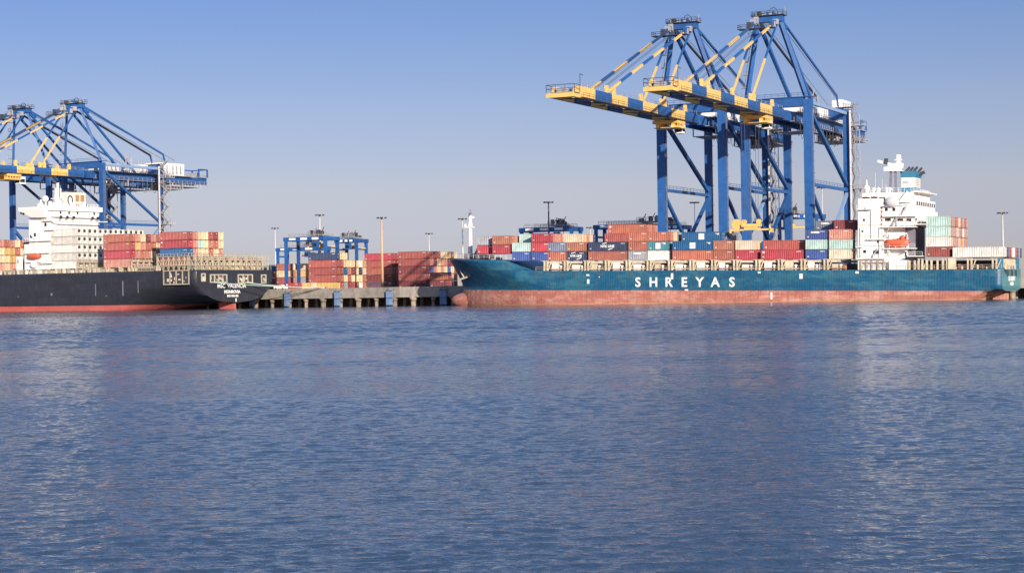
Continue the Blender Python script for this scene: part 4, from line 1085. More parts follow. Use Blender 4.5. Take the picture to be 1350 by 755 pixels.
# ================================================================== QUAY CRANES
def crane(fr, tc, off, ky, kz, lw, label, troll_y, group, cables=True):
    """ship-to-shore crane; local x along the quay, y landward from the waterside rail, z up from the quay deck."""
    root = thing('quay_crane', label, 'crane', fr.w(tc, off, QZ), (0, 0, -fr.a), group)
    Y = lambda y: y * ky
    Z = lambda z: (z - QZ) * kz
    hw = 9.85; G = Y(43)
    def P(mbx, nm, par=root, sm=False): return mbx.build(nm, par, sm)
    for x in (-hw, hw):
        for y in (0, G):
            m_ = MB(); ztop = Z(60.6) if y else Z(60.0)
            ww = lw if y == 0 else lw * .86
            m_.hexa([(x - ww / 2, y - ww / 2, 1.2), (x + ww / 2, y - ww / 2, 1.2), (x + ww / 2, y + ww / 2, 1.2), (x - ww / 2, y + ww / 2, 1.2)],
                    [(x - ww / 2, y - ww / 2, ztop), (x + ww / 2, y - ww / 2, ztop), (x + ww / 2, y + ww / 2, ztop), (x - ww / 2, y + ww / 2, ztop)], BLUE)
            for zz in (Z(22), Z(35), Z(47)): m_.box(x - ww / 2 - .06, x + ww / 2 + .06, y - ww / 2 - .06, y + ww / 2 + .06, zz, zz + .25, BLUE)
            P(m_, 'leg')
            if y == 0 or x < 0:
                ld = MB(); xe_ = x + ww / 2 + .12
                for dy_ in (-.3, .3): ld.box(xe_, xe_ + .08, y + dy_ - .05, y + dy_ + .05, 2, ztop - 3, STAIR)
                for zz in np.arange(6, ztop - 4, 6.5 * kz): ld.box(xe_, xe_ + .5, y - .5, y + .5, zz, zz + .12, STAIR)
                P(ld, 'leg_ladder')
            bg = MB(); bg.box(x - 4, x + 4, y - .5, y + .5, .5, 1.3, BLUE)
            for k in (-3.2, -1.8, 1.8, 3.2): bg.tube((x + k, y - .3, .35), (x + k, y + .3, .35), .35, DARK, 10)
            P(bg, 'bogie')
    # cross beams parallel to the quay
    m_ = MB(); zb0, zb1 = Z(57.9), Z(60.6)
    xl = lw / 2 + .02
    m_.box(-hw + xl, hw - xl, -lw / 2 + .1, lw / 2 - .1, zb0, zb1, BLUE)
    m_.box(-hw - lw / 2 - .4, hw + lw / 2 + .4, -lw / 2 - .3, lw / 2 + .3, zb1 - .02, zb1 + .18, BLUE)
    m_.rail([(-hw - 1.5, -lw / 2 - .2, zb1 + .18), (hw + 1.5, -lw / 2 - .2, zb1 + .18)], 1.1, BLUE, 2, .06)
    P(m_, 'waterside_portal_beam')
    m_ = MB(); m_.box(-hw + xl, hw - xl, G - lw / 2 + .1, G + lw / 2 - .1, Z(57.4), Z(61.0), BLUE)
    m_.hexa([(hw - xl - 6, G - lw / 2, Z(57.4)), (hw - xl, G - lw / 2, Z(57.4)), (hw - xl, G - lw / 2 + .09, Z(57.4)), (hw - xl - 6, G - lw / 2 + .09, Z(57.4))],
            [(hw - xl - 4, G - lw / 2, Z(61.0)), (hw - xl, G - lw / 2, Z(61.0)), (hw - xl, G - lw / 2 + .09, Z(61.0)), (hw - xl - 4, G - lw / 2 + .09, Z(61.0))], BLUE)
    m_.box(-hw - 1.5, hw + 1.6, G - lw / 2 - .3, G + lw / 2 + .4, Z(61.0), Z(61.0) + .2, DARK)
    m_.rail([(-hw - 1.4, G - lw / 2, Z(61) + .2), (hw + 1.5, G - lw / 2, Z(61) + .2), (hw + 1.5, G + lw / 2, Z(61) + .2)], 1.1, GREY, 1.5, .06)
    P(m_, 'landside_portal_beam')
    for y in (0, G):
        m_ = MB(); m_.box(-hw + xl, hw - xl, y - .7, y + .7, Z(10), Z(10) + 2.0 * kz, BLUE); P(m_, 'sill_beam')
    # side frames
    for x in (-hw, hw):
        m_ = MB()
        l2 = lw / 2
        m_.beam((x, l2, Z(59.2)), (x, G - l2, Z(59.2)), .9, 1.0, mat('pale_blue_pipe', (.20, .30, .48), .45, .1)); P(m_, 'top_tie')
        m_ = MB(); m_.beam((x, l2, Z(56.8)), (x, G - l2, Z(36.3)), 1.05 * lw / 2.5, 1.2 * lw / 2.5, BLUE); P(m_, 'diagonal_brace')
        m_ = MB(); m_.beam((x, l2, Z(34.8)), (x, G - l2, Z(34.8)), .8, .9, BLUE)
        m_.rail([(x - .4, l2, Z(34.8) + .45), (x - .4, G - l2, Z(34.8) + .45)], 1.1, BLUE, 3, .06); P(m_, 'horizontal_brace')
        m_ = MB(); m_.beam((x, l2, Z(33.6)), (x, G * .5 - .6, Z(19)), .9, 1.0, BLUE); P(m_, 'lower_brace')
        m_ = MB(); m_.beam((x, G - l2, Z(33.6)), (x, G * .5 + .6, Z(19)), .9, 1.0, mat('pale_blue_pipe', (.20, .30, .48), .45, .1) if x > 0 else BLUE); P(m_, 'lower_brace')
        m_ = MB(); m_.box(x - .8, x + .8, l2, G - l2, Z(16.0), Z(18.4), BLUE); P(m_, 'portal_tie_beam')
    # girder and boom: two box girders, boom painted in yellow and blue lengths
    gx = 3.6; gt, gb = Z(57.0), Z(54.0)
    m_ = MB()
    for s in (-1, 1):
        x0, x1 = sorted((s * gx, s * (gx - 1.1)))
        m_.box(x0, x1, Y(-2), Y(89.5), gb, gt, BLUE)
    for y in np.arange(Y(2), Y(88), Y(8)): m_.box(-gx + 1.1, gx - 1.1, y, y + .6, gb + .4, gt - .4, BLUE)
    m_.rail([(gx + 1.2, Y(2), gb), (gx + 1.2, Y(89), gb)], 1.1, GREY, 2.5, .06); m_.box(gx + .01, gx + 1.3, Y(2), Y(89), gb - .15, gb, GREY)
    m_.rail([(-gx, Y(60), gt), (-gx, Y(89), gt), (gx, Y(89), gt), (gx, Y(60), gt)], 1.1, GREY, 2, .06)
    P(m_, 'trolley_girder')
    m_ = MB()
    for i in range(9):
        y1 = Y(-4 - i * 11.4); y0 = Y(-4 - (i + 1) * 11.4) + .001
        colr = BLUE if i % 2 == 0 else YEL
        if i == 8: y0 = Y(-97)
        for s in (-1, 1):
            x0, x1 = sorted((s * gx, s * (gx - 1.1)))
            if i < 8: m_.box(x0, x1, y0, y1, gb, gt, colr)
            else:
                m_.hexa([(x0, y0, gb), (x1, y0, gb), (x1, y1, gb), (x0, y1, gb)], [(x0, y0, gb + 1.1), (x1, y0, gb + 1.1), (x1, y1, gt), (x0, y1, gt)], YEL)
        m_.box(-gx + 1.1, gx - 1.1, y0 + .5, y0 + 1.6, gb + .2, gt - .8, YEL if i % 2 else BLUE)
        m_.beam((-gx + 1.1, y0 + 1.7, gb + .4), (gx - 1.1, y1 - .2, gb + .4), .3, .3, DARK); 
    bm = P(m_, 'boom')
    m_ = MB(); yt = Y(-98.5)
    for s in (-1, 1):
        x0, x1 = sorted((s * gx, s * (gx - 1.1)))
        m_.box(x0, x1, yt, Y(-97) - .01, gb, gb + 1.1, YEL)
    m_.box(-gx - .3, gx + .3, yt - .4, yt, gb - .1, gb + 1.0, YEL);     m_.box(-gx - .5, gx + .5, yt, Y(-95), gb + 1.12, gb + 1.2, GREY)
    m_.rail([(-gx - .4, Y(-92), gb + 1.2), (-gx - .4, yt, gb + 1.2), (gx + .4, yt, gb + 1.2), (gx + .4, Y(-95), gb + 1.2)], 2.0, DARK, 2.6, .08)
    m_.box(-1.5, 1.5, yt + 1, yt + 2.4, gb + 1.2, gb + 2.4, GREY); m_.tube((gx, Y(-94), gt), (gx, Y(-94), gt + 3.2), .1, DARK, 5); m_.tube((gx, Y(-94), gt + 3.2), (gx, Y(-92), gt + 3), .1, DARK, 5)
    P(m_, 'tip_platform', bm)
    m_ = MB()
    m_.rail([(gx + .9, Y(-94), gb + .2), (gx + .9, Y(-6), gb + .2)], 1.1, DARK, 4, .05); m_.box(gx + .02, gx + 1.0, Y(-94), Y(-6), gb - .1, gb + .15, DARK)
    m_.rail([(gx - .5, Y(-96), gt), (gx - .5, Y(-4), gt)], 1.0, GREY, 4, .05)
    for y in (-75, -70, -34, -31, -50, -14): m_.box(gx - .9, gx - .1, Y(y) - .5, Y(y) + .5, gt, gt + 2.0, YEL); m_.box(-gx + .1, -gx + .9, Y(y) - .5, Y(y) + .5, gt, gt + 2.0, YEL)
    P(m_, 'walkway', bm)
    # apex: A-frame over the waterside portal
    ay, az = Y(-6), Z(83.0); axw = 3.4
    for s in (-1, 1):
        m_ = MB(); m_.beam((s * (hw - .6), 0, zb1 + .18), (s * axw, ay, az), 1.2 * lw / 2.6, 1.25 * lw / 2.6, BLUE)
        P(m_, 'mast_leg')
    m_ = MB()
    for i in range(1, 6):
        p = Vector((-(hw - .6), 0, zb1)).lerp(Vector((-axw, ay, az)), i / 6); m_.box(p.x - 2.2, p.x - .7, p.y - 1.0, p.y + .6, p.z, p.z + .15, GREY); m_.rail([(p.x - 2.1, p.y - 1, p.z), (p.x - .7, p.y - 1, p.z)], 1.1, GREY, .8, .06)
        if i < 5: q = Vector((-(hw - .6), 0, zb1)).lerp(Vector((-axw, ay, az)), (i + 1) / 6); m_.beam((p.x - .9, p.y - .9, p.z), (q.x - .9, q.y - .9, q.z), .12, .3, GREY)
    P(m_, 'mast_ladder')
    m_ = MB()
    m_.box(-axw - 1, axw + 1, ay - 1.4, ay + 1.4, az - .2, az + 1.6 * kz, BLUE)
    m_.beam((-axw, ay - 1.2, az + .5), (-axw, Y(-15), Z(80.5)), .9, 1.2, BLUE); m_.beam((axw, ay - 1.2, az + .5), (axw, Y(-15), Z(80.5)), .9, 1.2, BLUE)
    m_.beam((-axw, ay + 1.2, az + .3), (-axw, ay + Y(6), az - 1.5), .8, 1.0, BLUE); m_.beam((axw, ay + 1.2, az + .3), (axw, ay + Y(6), az - 1.5), .8, 1.0, BLUE)
    m_.box(-axw - 1.5, axw + 1.6, ay - 2.2, ay + 2.2, az + 1.6 * kz, az + 1.6 * kz + .15, DARK)
    h_ = az + 1.6 * kz + .15
    m_.rail([(-axw - 1.4, ay - 2.1, h_), (axw + 1.5, ay - 2.1, h_), (axw + 1.5, ay + 2.1, h_), (-axw - 1.4, ay + 2.1, h_), (-axw - 1.4, ay - 2.1, h_)], 1.2, DARK, 1.3, .06)
    random.seed(9)
    for i in range(14):
        cx_, cy_ = random.uniform(-axw - 1, axw + 1), random.uniform(ay - 1.8, ay + 1.8); w_ = random.uniform(.2, .7); m_.box(cx_ - w_, cx_ + w_, cy_ - w_, cy_ + w_, h_, h_ + random.uniform(.4, 1.3), random.choice([BLUE, DARK, GREY]))
    for i in range(10):
        s_ = -1 if i % 2 else 1; q_ = Vector((s_ * axw, ay - 1.2, az + .5)).lerp(Vector((s_ * axw, Y(-15), Z(80.5))), random.random()); w_ = random.uniform(.3, .8); m_.box(q_.x - w_, q_.x + w_, q_.y - w_, q_.y + w_, q_.z - random.uniform(.4, 1.4), q_.z + random.uniform(.6, 1.5), random.choice([BLUE, DARK, GREY]))
    m_.tube((-1.8, ay, h_), (-1.8, ay + .8, h_), .9, DARK, 12); m_.tube((1.2, ay - .2, h_ + .3), (1.2, ay + .6, h_ + .3), .8, DARK, 12)
    m_.tube((0.4, ay, h_), (.4, ay, h_ + 1.9 * kz), .1, DARK, 5); m_.path([(.4, ay, h_ + 1.9 * kz), (1.6, ay, h_ + 2.4 * kz), (2.6, ay, h_ + 1.5 * kz), (2.6, ay, h_)], .1, DARK)
    m_.tube((axw + 1.6, ay, h_), (axw + 1.6, ay, h_ + 2.4 * kz), .08, GREY, 5)
    m_.box(-axw - 2.8, axw + 1.2, Y(-17), Y(-14), Z(79.7), Z(79.9), DARK); m_.rail([(-axw - 2.7, Y(-17), Z(79.9)), (axw + 1.2, Y(-17), Z(79.9))], 1.1, DARK, 1.2, .07)
    m_.rail([(-axw - 2.7, Y(-17), Z(79.9)), (-axw - 2.7, Y(-14), Z(79.9))], 1.1, DARK, 1.2, .07)
    P(m_, 'apex_head')
    for s in (-1, 1):
        x = s * 3.2
        m_ = MB(); m_.beam((s * axw, ay + 1, az - .2), (s * 3.1, Y(34.4), gt), 1.0 * lw / 2.6, 1.05 * lw / 2.6, BLUE); P(m_, 'back_strut')
        m_ = MB(); m_.beam((s * axw, ay + 1.4, az + .6), (s * 3.4, Y(55), Z(66.3)), .55, .6, DARK if s < 0 else BLUE); m_.beam((s * 3.4, Y(55), Z(66.3)), (s * 3.4, Y(59), gt), .5, .5, BLUE)
        P(m_, 'backstay')
        # striped forestays: outer pair from the upper bracket, inner pair from the head
        def stay(p, q, w_, order, n0):
            mm = MB(); p, q = Vector(p), Vector(q); n_ = len(order); d_ = (q - p) / n_
            for i_, c_ in enumerate(order):
                mm.beam(p + d_ * i_, p + d_ * (i_ + 1), w_, w_, c_)
            return P(mm, n0)
        stay((x, Y(-15), Z(80.3)), (x, Y(-74), gt + .6), .62 * max(ky, .85), [BLUE, YEL, BLUE, YEL, BLUE, YEL] if s < 0 else [YEL, BLUE, YEL, BLUE, YEL, BLUE, YEL], 'outer_forestay')
        stay((x, Y(-8), az - .5), (x, Y(-33), gt + .8), .5, [BLUE, BLUE, YEL, YEL], 'inner_forestay')
    m_ = MB()
    for x in (-1.6, -.9, .9, 1.6): m_.tube((x, Y(-15), Z(81.5)), (x, Y(-72), gt + 2), .07, DARK, 4)
    for x in (-2.2, 2.2):
        m_.tube((x, Y(-3), az), (x, Y(66), Z(64)), .08, DARK, 4)
    P(m_, 'hoist_rope')
    # machinery house, electrical house and gear on the rear girder
    m_ = MB()
    for x0, x1, y0, y1, z1 in ((-4.5, 3.9, 10, 22, 3.6), (-4.5, 4.2, 36, 50, 4.0), (-4.2, 4.0, 52, 59, 5.6), ((-4.2 if ky < 1 else .2), 3.8, 60, 71, 5.6 if ky < 1 else 8.6)):
        m_.box(x0, x1, Y(y0), Y(y1), gt + .25, gt + z1 * kz, WHITE)
        for y in np.arange(Y(y0) + 1, Y(y1) - 1, 2.2): m_.box(x1, x1 + .06, y, y + .8, gt + .8, gt + z1 * kz - .8, GREY)
    m_.box(-5.2, 5.2, Y(8), Y(76), gt + .02, gt + .22, GREY); m_.rail([(5.1, Y(8), gt + .22), (5.1, Y(76), gt + .22)], 1.1, GREY, 2.2, .07)
    P(m_, 'machinery_house')
    m_ = MB()
    for y, z1 in ((26, 9), (30, 7), (47, 9)):
        m_.tube((4, Y(y), gt), (4, Y(y), gt + z1 * kz), .14, GREY, 5); m_.tube((-4, Y(y), gt), (-4, Y(y), gt + (z1 - 2) * kz), .14, GREY, 5)
    m_.box(3.2, 4.8, Y(26) - .8, Y(26) + .8, gt + 6 * kz, gt + 6 * kz + .2, GREY); m_.box(3.2, 4.8, Y(26) - .8, Y(26) + .8, gt + 3 * kz, gt + 3 * kz + .2, GREY)
    for y in (24, 28): m_.tube((5, Y(y), gt), (5, Y(y), gt + 6.4 * kz), .08, GREY, 4)
    for z_ in range(5): m_.beam((5, Y(24), gt + z_ * 1.3), (5, Y(28), gt + (z_ + 1) * 1.3), .07, .07, GREY)
    P(m_, 'light_post')
    for y0, y1, dz in ((52, 66, 2.6), (58, 80, 1.3), (12, 24, 2.2)):       # platforms hung beneath the rear girder
        m_ = MB()
        m_.box(-4, 6.4, Y(y0), Y(y1), gb - dz - .15, gb - dz, GREY); m_.rail([(6.3, Y(y0), gb - dz), (6.3, Y(y1), gb - dz)], 1.1, GREY, 1.6, .07)
        for y in (y0, y1): m_.box(5.9, 6.3, Y(y) - .15, Y(y) + .15, gb - dz, gb, GREY); m_.box(-4, -3.7, Y(y) - .15, Y(y) + .15, gb - dz, gb, GREY)
        P(m_, 'service_platform')
    m_ = MB()
    m_.box(-3, 3, Y(54), Y(60), gb - 2.6, gb - .4, GREY)
    P(m_, 'winch_cabinet')
    m_ = MB(); ye = Y(89.5)
    m_.box(-4.4, 4.4, ye - Y(8), ye + .6, gt + .05, gt + .25, GREY)
    for x in (-4, 4):
        for y in (ye - Y(7), ye): m_.box(x - .25, x + .25, y - .25, y + .25, gt + .25, gt + 3.4, BLUE)
        m_.box(x - .2, x + .2, ye - Y(7), ye, gt + 3.2, gt + 3.6, BLUE)
    m_.box(-4, 4, ye - .2, ye + .2, gt + 3.2, gt + 3.6, BLUE); m_.box(-2, 2, ye - Y(6), ye - Y(2), gt + .25, gt + 2.2, GREY)
    P(m_, 'rear_frame')
    # stair tower beside the landside leg
    m_ = MB(); x0 = hw + lw / 2 + .2; zz = 1.0; k_ = 0; sw, sd = 2.2, 3.6
    while zz < Z(60):
        y0, y1 = G - sd / 2, G + sd / 2
        a, b_ = (y0, y1) if k_ % 2 == 0 else (y1, y0)
        m_.beam((x0 + .5, a, zz), (x0 + .5, b_, zz + 2.9), .9, .3, STAIR, (1, 0, 0)); m_.tube((x0 + sw - .2, a, zz + 1), (x0 + sw - .2, b_, zz + 3.9), .07, STAIR, 4); m_.tube((x0 + sw - .1, G - sd / 2, zz), (x0 + sw - .1, G - sd / 2, zz + 2.9), .08, STAIR, 4); m_.tube((x0 + .9, a, zz + 1), (x0 + .9, b_, zz + 3.9), .06, GREY, 4)
        m_.box(x0, x0 + sw, b_ - .5, b_ + .5, zz + 2.85, zz + 2.95, GREY); m_.box(x0 + sw - .1, x0 + sw, b_ - .5, b_ + .5, zz + 3.9, zz + 4.0, GREY)
        zz += 2.9; k_ += 1
    m_.box(x0 - .05, x0 + .45, G - sd / 2 - .5, G - sd / 2 - .1, 1.0, Z(60), mat('riser_white', (.6, .58, .55), .5, .1))
    m_.box(x0 + sw - .15, x0 + sw + .05, G + sd / 2, G + sd / 2 + .2, 1.0, Z(59), GREY)
    for z_ in (Z(55), Z(35)): m_.box(x0, x0 + 4.4, G - 2, G + 2, z_, z_ + .2, GREY); m_.rail([(x0, G - 2, z_ + .2), (x0 + 4.3, G - 2, z_ + .2), (x0 + 4.3, G + 2, z_ + .2)], 1.1, GREY, 1, .07)
    P(m_, 'stair_tower')
    # festoon cable loops
    m_ = MB()
    for i in range(13):
        y0 = Y(4 + i * 3.6); y1 = Y(4 + (i + 1) * 3.6)
        pts = [(gx + 1.5, y0 + (y1 - y0) * u, gb - .4 - 4.6 * kz * (1 - (2 * u - 1) ** 2) ** .5 * (1 if i % 2 else .85)) for u in np.linspace(0, 1, 9)]
        m_.path(pts, .07, DARK, 4)
    P(m_, 'festoon_cable')
    # trolley with operator cab, ropes and spreader
    ty = troll_y
    m_ = MB()
    m_.box(-gx - .3, gx + .5, Y(ty) - 3.2, Y(ty) + 3.2, gb - 1.0, gb - .15, YEL)
    for s in (-1, 1): m_.box(s * 2.4 - .5, s * 2.4 + .5, Y(ty) - 2.8, Y(ty) + 2.8, gb - 2.2, gb - 1.0, YEL)
    m_.rail([(gx + .4, Y(ty) - 3.1, gb - 2.2), (gx + .4, Y(ty) + 3.1, gb - 2.2)], 1.1, YEL, 1.2, .09)
    m_.box(-gx, gx + .5, Y(ty) - 3.2, Y(ty) + 3.2, gb - 2.35, gb - 2.2, YEL)
    tr = P(m_, 'trolley')
    m_ = MB(); m_.box(.6, 3.0, Y(ty) + 3.4, Y(ty) + 6.2, gb - 3.6, gb - 1.0, WHITE); m_.box(.7, 2.9, Y(ty) + 3.36, Y(ty) + 3.4, gb - 3.2, gb - 1.8, GLASS); m_.box(3.0, 3.04, Y(ty) + 3.7, Y(ty) + 5.9, gb - 3.0, gb - 1.8, GLASS)
    P(m_, 'operator_cab', tr)
    return root, dict(gb=gb, Y=Y, Z=Z)

def spreader(root, info, ty, zq, nm_par):
    m_ = MB(); y = info['Y'](ty); z = zq; gb = info['gb']
    for s in (-1, 1):
        for t_ in (-1, 1): m_.tube((s * 1.6, y + t_ * .9, z + 3.0), (s * 2.2, y + t_ * 1.6, gb - 2.3), .06, ROPED, 4)
    m_.build('hoist_rope', nm_par)
    m_ = MB()
    m_.box(-2.8, 2.8, y - .9, y + .9, z + 1.5, z + 2.3, YEL)
    for x in (-2.2, 2.2): m_.tube((x, y - .3, z + 2.9), (x, y + .3, z + 2.9), .75, YEL, 14)
    hb_ = m_.build('headblock', root)
    m_ = MB()
    m_.box(-2.0, 2.0, y - .9, y + .9, z + .5, z + 1.45, YEL)
    for s in (-1, 1):
        m_.box(min(s * 2.0, s * 5.9), max(s * 2.0, s * 5.9), y - .75, y - .35, z + .35, z + .85, YEL); m_.box(min(s * 2.0, s * 5.9), max(s * 2.0, s * 5.9), y + .35, y + .75, z + .35, z + .85, YEL)
        m_.box(s * 6.0 - .2, s * 6.0 + .2, y - 1.2, y + 1.2, z + .1, z + .9, YEL)
        for t_ in (-1.1, 1.1): m_.box(s * 6.0 - .25, s * 6.0 + .25, y + t_ - .15, y + t_ + .15, z - .3, z + .1, YEL)
    m_.tube((-4.4, y - .2, z + 2.3), (-4.4, y + .2, z + 2.3), 1.5, YEL, 16); m_.box(-4.6, -4.2, y - .3, y + .3, z + .8, z + 1.5, YEL)
    m_.build('spreader', hb_)

OC_R, OC_L = 36, 46
GC = 'blue quay cranes with checkered booms'
cC, inf = crane(FR, 13.95, OC_R, 1.0, 1.0, 2.45, 'left blue quay crane over the teal ship, checkered boom reaching farthest left', -20, GC)
cD = copy_tree(cC); cD.location = FR.w(40.9, OC_R, QZ); cD['label'] = 'right blue quay crane over the teal ship, lowering a yellow spreader onto its containers'
spreader(cD, inf, -25.5, 20.2 - QZ, [c for c in cD.children if c.name.startswith('trolley') and not c.name.startswith('trolley_g')][0])
cB, inl = crane(FL, -61.45, OC_L, 0.72, 0.893, 1.75, 'blue quay crane over the black ship whose rear girder reaches past its containers', -52, GC)
cA = copy_tree(cB); cA.location = FL.w(-89.2, OC_L, QZ); cA['label'] = 'blue quay crane at left with the lower peak, cut off by the picture edge'

# ================================================================== YARD
GY = 'containers stacked in the yard'
def yard(px, o0, L, name, tiers, base_z=QZ + .02, fr=FR, py=375, logos={}):
    t = fr.hit(px, py, o0)[0]
    M = Matrix.Translation(fr.w(t, o0, 0)) @ Matrix.Rotation(-fr.a, 4, 'Z')
    for ti, cols in tiers.items():
        for r, key in enumerate(cols):
            if key is None: continue
            pl = f"{tiername(ti, 0)} {name}, " + ('front row' if r == 0 else f'{ORD[r + 1]} row')
            container(M, (0, 0, -fr.a), 0, 2.75 * r, base_z + 2.76 * ti, L, key, pl, GY, logos.get((ti, r)))
E_ = ['cream', 'rust', 'salmon', 'cream', 'ochre', 'red', 'blue', 'maroon', 'cream']
random.seed(3)
def mixrow(f, n): return [f] + [random.choice(E_) for _ in range(n - 1)]
yard(407, 90, 40, 'navy topped yard block', {0: ['ochre', 'red', 'grey', 'maroon', 'red', 'red', 'white', 'rust'], 1: ['red', 'rust', 'cream', 'rust', 'cream', 'cream', 'cream', 'rust'],
      2: ['red', 'red', 'mblue', 'salmon', 'maroon', 'cream', 'navy', 'cream'], 3: ['red', 'red', 'cream', 'cream', 'cream', 'cream', 'white', 'ochre'], 4: ['navy', 'cream', 'cream', None, None, None, None]})
yard(389, 84, 20, 'low ochre pile on wharf', {0: ['ochre', 'beige']}, logos={(0, 0): 'dot'})
yard(376, 82, 20, 'low red pile beside black stern', {0: ['crim', 'red']}, logos={(0, 0): 'dot'})
yard(364, 134, 20, 'yard stack behind left gantry leg', {0: ['red', 'rust'], 1: ['red', 'rust'], 2: ['cream', 'rust', 'ochre'], 3: ['rust', 'cream', 'rust']})
yard(388, 140, 20, 'yard stack between gantry legs', {0: ['grey', 'maroon'], 1: ['grey', 'white'], 2: ['ochre', 'cream', 'maroon'], 3: ['cream', 'red', 'red']})
yard(481, 118, 40, 'yard block left of peach mast', {0: ['purple', 'maroon', 'cream'], 1: ['maroon', 'red', 'cream'], 2: ['rust', 'salmon', 'red'], 3: ['red', 'maroon', 'maroon'], 4: ['crim', 'red', 'red']})
yard(509, 134, 20, 'yard block right of peach mast', {0: ['grey', 'slate', 'grey'], 1: ['slate', 'navy', 'grey'], 2: ['white', 'white', 'mint'], 3: ['red', 'red', 'maroon'], 4: ['crim', 'red', 'crim']})
yard(525.5, 104, 40, 'tall yard block by teal bow', {0: mixrow('maroon', 9), 1: mixrow('red', 9), 2: mixrow('maroon', 9), 3: ['red', 'salmon', 'maroon', 'cream', 'salmon', 'salmon', 'maroon', 'crim', 'purple'], 4: ['red', 'rust', 'maroon', 'red', 'cream', 'cream', 'ochre', 'maroon', 'cream']})
yard(567, 84, 20, 'pile nearest the teal bow', {0: ['maroon', 'red'], 1: ['rust', 'maroon']})
yard(322, 150, 40, 'yard stack behind black stern', {i: [['red', 'red', 'cream'], ['crim', 'maroon', 'cream'], ['red', 'rust', 'cream'], ['teal', 'mblue', 'cream', 'rust', 'cream', 'rust', 'cream']][i] for i in range(4)})
yard(277, 150, 40, 'yard stack over black stern railing', {i: [['red', 'red'], ['crim', 'blue'], ['red', 'rust'], ['cream', 'red', 'cream', 'blue', 'cream', 'rust', 'rust', 'cream']][i] for i in range(4)})

def rtg(px, o, zt, label, span=22.0, depth=7.5, tpos=.75):
    t = FR.hit(px, 320, o)[0]
    r = thing('yard_gantry_crane', label, 'gantry crane', FR.w(t, o, QZ), (0, 0, -FR.a), 'blue gantry cranes in the container yard')
    H = zt - QZ
    for x in (0, span):
        for y in (0, depth):
            m_ = MB(); m_.box(x - .55, x + .55, y - .5, y + .5, 1.4, H - 1.6, BLUE); m_.build('leg', r)
        m_ = MB(); m_.box(x - .5, x + .5, -1.5, depth + 1.5, .9, 1.5, BLUE); m_.build('sill_beam', r); m_ = MB(); m_.box(x - .35, x + .35, .51, depth - .51, H * .78, H * .78 + .7, BLUE); m_.build('side_beam', r)
        for y in (-.8, 1.2, depth - 1.2, depth + .8):
            m_ = MB(); m_.tube((x - .35, y, .62), (x + .35, y, .62), .62, RUBBER, 12); m_.build('wheel', r)
        m_ = MB(); m_.box(x - .9, x + .9, -.6, depth + .6, H - 1.6, H - .1, BLUE); m_.build('end_beam', r)
    for y in (0.2, depth - .2):
        m_ = MB(); m_.box(.9, span - .9, y - .5, y + .5, H - 1.5, H, BLUE)
        for k in range(3):
            xa = 1.6 + k * (span - 2.4) / 3; m_.box(xa, xa + (span - 2.4) / 5.2, y - .53, y - .51, H - 1.2, H - .35, LETTER)
        m_.rail([(1, y - .4, H), (span - 1, y - .4, H)], 1.1, GREY, 2, .08); m_.build('top_girder', r)
    m_ = MB(); x = span * tpos
    m_.box(x - 3.4, x + 3.4, .2, depth - .2, H + .3, H + .7, GREY)
    for k in range(9):
        a = random.uniform(-3, 3); m_.box(x + a - .5, x + a + .5, .6 + k * .5, 1.6 + k * .5, H + .7, H + .7 + random.uniform(.6, 2.4), random.choice([DARK, GREY, DARK]))
    m_.rail([(x - 3.4, .3, H + .7), (x + 3.4, .3, H + .7)], 1.4, DARK, 1.0, .08); m_.tube((x + 1, 2, H + .7), (x + 3, 2, H + 3.6), .15, DARK, 5); m_.tube((x - 2, 2, H + .7), (x - .5, 2, H + 3.4), .15, DARK, 5)
    tr = m_.build('trolley', r)
    m_ = MB(); m_.box(x - 1.2, x + .8, -.2, 1.8, H - 4.4, H - 1.9, BLUE); m_.box(x - 1.1, x + .7, -.24, -.2, H - 4.0, H - 2.6, GLASS); m_.build('operator_cab', tr)
    m_ = MB(); m_.box(x - 6, x + 6, depth / 2 - .7, depth / 2 + .7, H * .80, H * .80 + .5, YEL); m_.box(x - 1.5, x + 1.5, depth / 2 - .9, depth / 2 + .9, H * .80 + .5, H * .80 + 1.5, YEL)
    for s in (-1, 1): m_.tube((x + s, depth / 2, H * .8 + 1.5), (x + s, depth / 2, H + .3), .08, ROPED, 4)
    m_.build('spreader', tr)
    return r
random.seed(21)
rtg(377, 119, 27.0, 'tall blue yard gantry crane straddling the stack right of the black stern', 18.2, 9.0, .74)
rtg(444, 165, 27.3, 'dark blue yard gantry crane with yellow spreader, right of the navy topped yard stack', 9.5, 8, .55)
rtg(366, 205, 25.6, 'small distant blue gantry crane seen behind the tall blue gantry legs', 22, 8, .7)
rtg(688, 100, 27.0, 'blue gantry crane top above the beige container on the teal ship', 19.5, 8, .7)
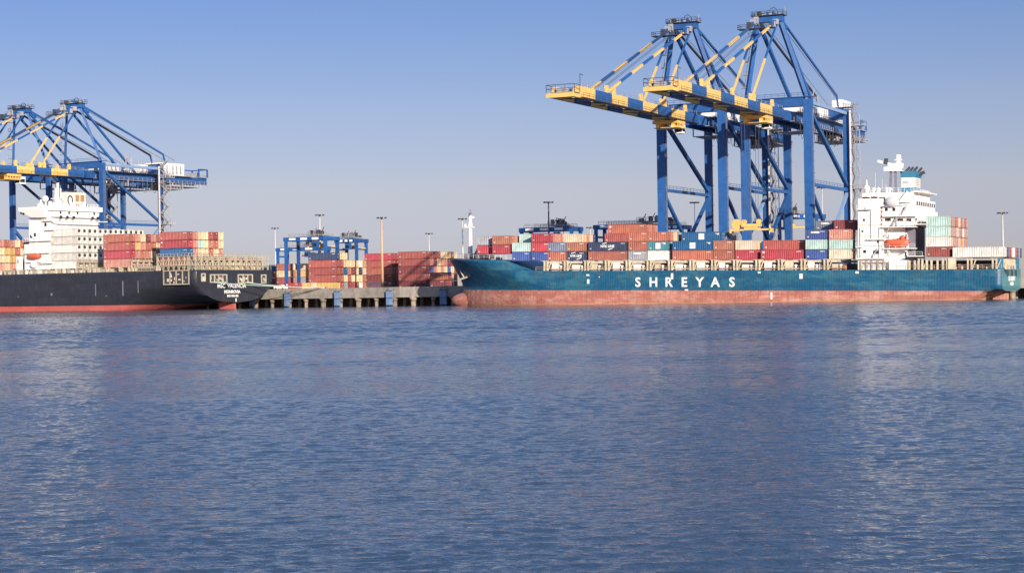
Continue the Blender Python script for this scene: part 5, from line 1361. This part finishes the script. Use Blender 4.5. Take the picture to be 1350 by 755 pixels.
rtg(786, 110, 27.6, 'blue gantry crane left of and behind the highest orange red containers', 20, 8, .95)
rtg(866, 150, 28.2, 'blue gantry crane crossing behind the leftmost leg of the middle quay crane', 10, 8, .3)
rtg(1028, 110, 29.0, 'blue gantry crane behind the spreader of the right quay crane', 13, 8, .2)

def mast(px, py, o, label, m_=LAMPG, r=.42, head=DARK):
    t, z = FR.hit(px, py, o)
    root = thing('light_mast', label, 'light mast', FR.w(t, o, QZ), (0, 0, -FR.a), 'tall floodlight masts in the yard')
    H = z - QZ
    a = MB(); a.tube((0, 0, 0), (0, 0, H), r, m_, 10, r * .55); a.build('pole', root, True)
    a = MB(); a.tube((0, 0, H - .5), (0, 0, H - .2), 1.4, GREY, 12); a.build('head_frame', root)
    for k in range(6):
        an = k * math.pi / 3; a = MB(); x, y = 1.45 * math.cos(an), 1.45 * math.sin(an)
        a.box(x - .45, x + .45, y - .3, y + .3, H - .55, H - .1, head); a.build('floodlight', root)
mast(362.5, 300, 240, 'thin grey floodlight mast left of the tall blue yard gantry')
mast(421.5, 282.5, 125, 'pale floodlight mast rising behind the top of the tall yard gantry')
mast(503, 286, 78, 'tall peach coloured floodlight mast in the middle of the yard', mat('peach_paint', (.62, .38, .22), .5, .1), .5)
mast(565.5, 307, 260, 'small distant floodlight mast behind the tall block beside the teal bow')
mast(609.5, 287.5, 160, 'white floodlight mast just left of the teal ship foremast')
mast(723, 265.5, 110, 'dark grey floodlight mast over the front of the teal ship', mat('dark_mast', (.13, .13, .14), .5, .1), .42)
mast(778, 299, 240, 'small distant mast left of the gantry behind the highest containers')
mast(1321.5, 279.5, 150, 'grey floodlight mast above the long off white container at the stern')
mast(1083.5, 246, 130, 'floodlight mast showing between the legs of the right quay crane', LAMPG, .3)
mast(915.5, 266, 170, 'floodlight mast between the legs of the left quay crane over the teal ship', LAMPG, .2)
if REST.v: tag(REST.build('stacked_containers'), 'containers glimpsed between and behind the nearer stacks', 'containers', None, 'stuff')
print('containers', NCONT)
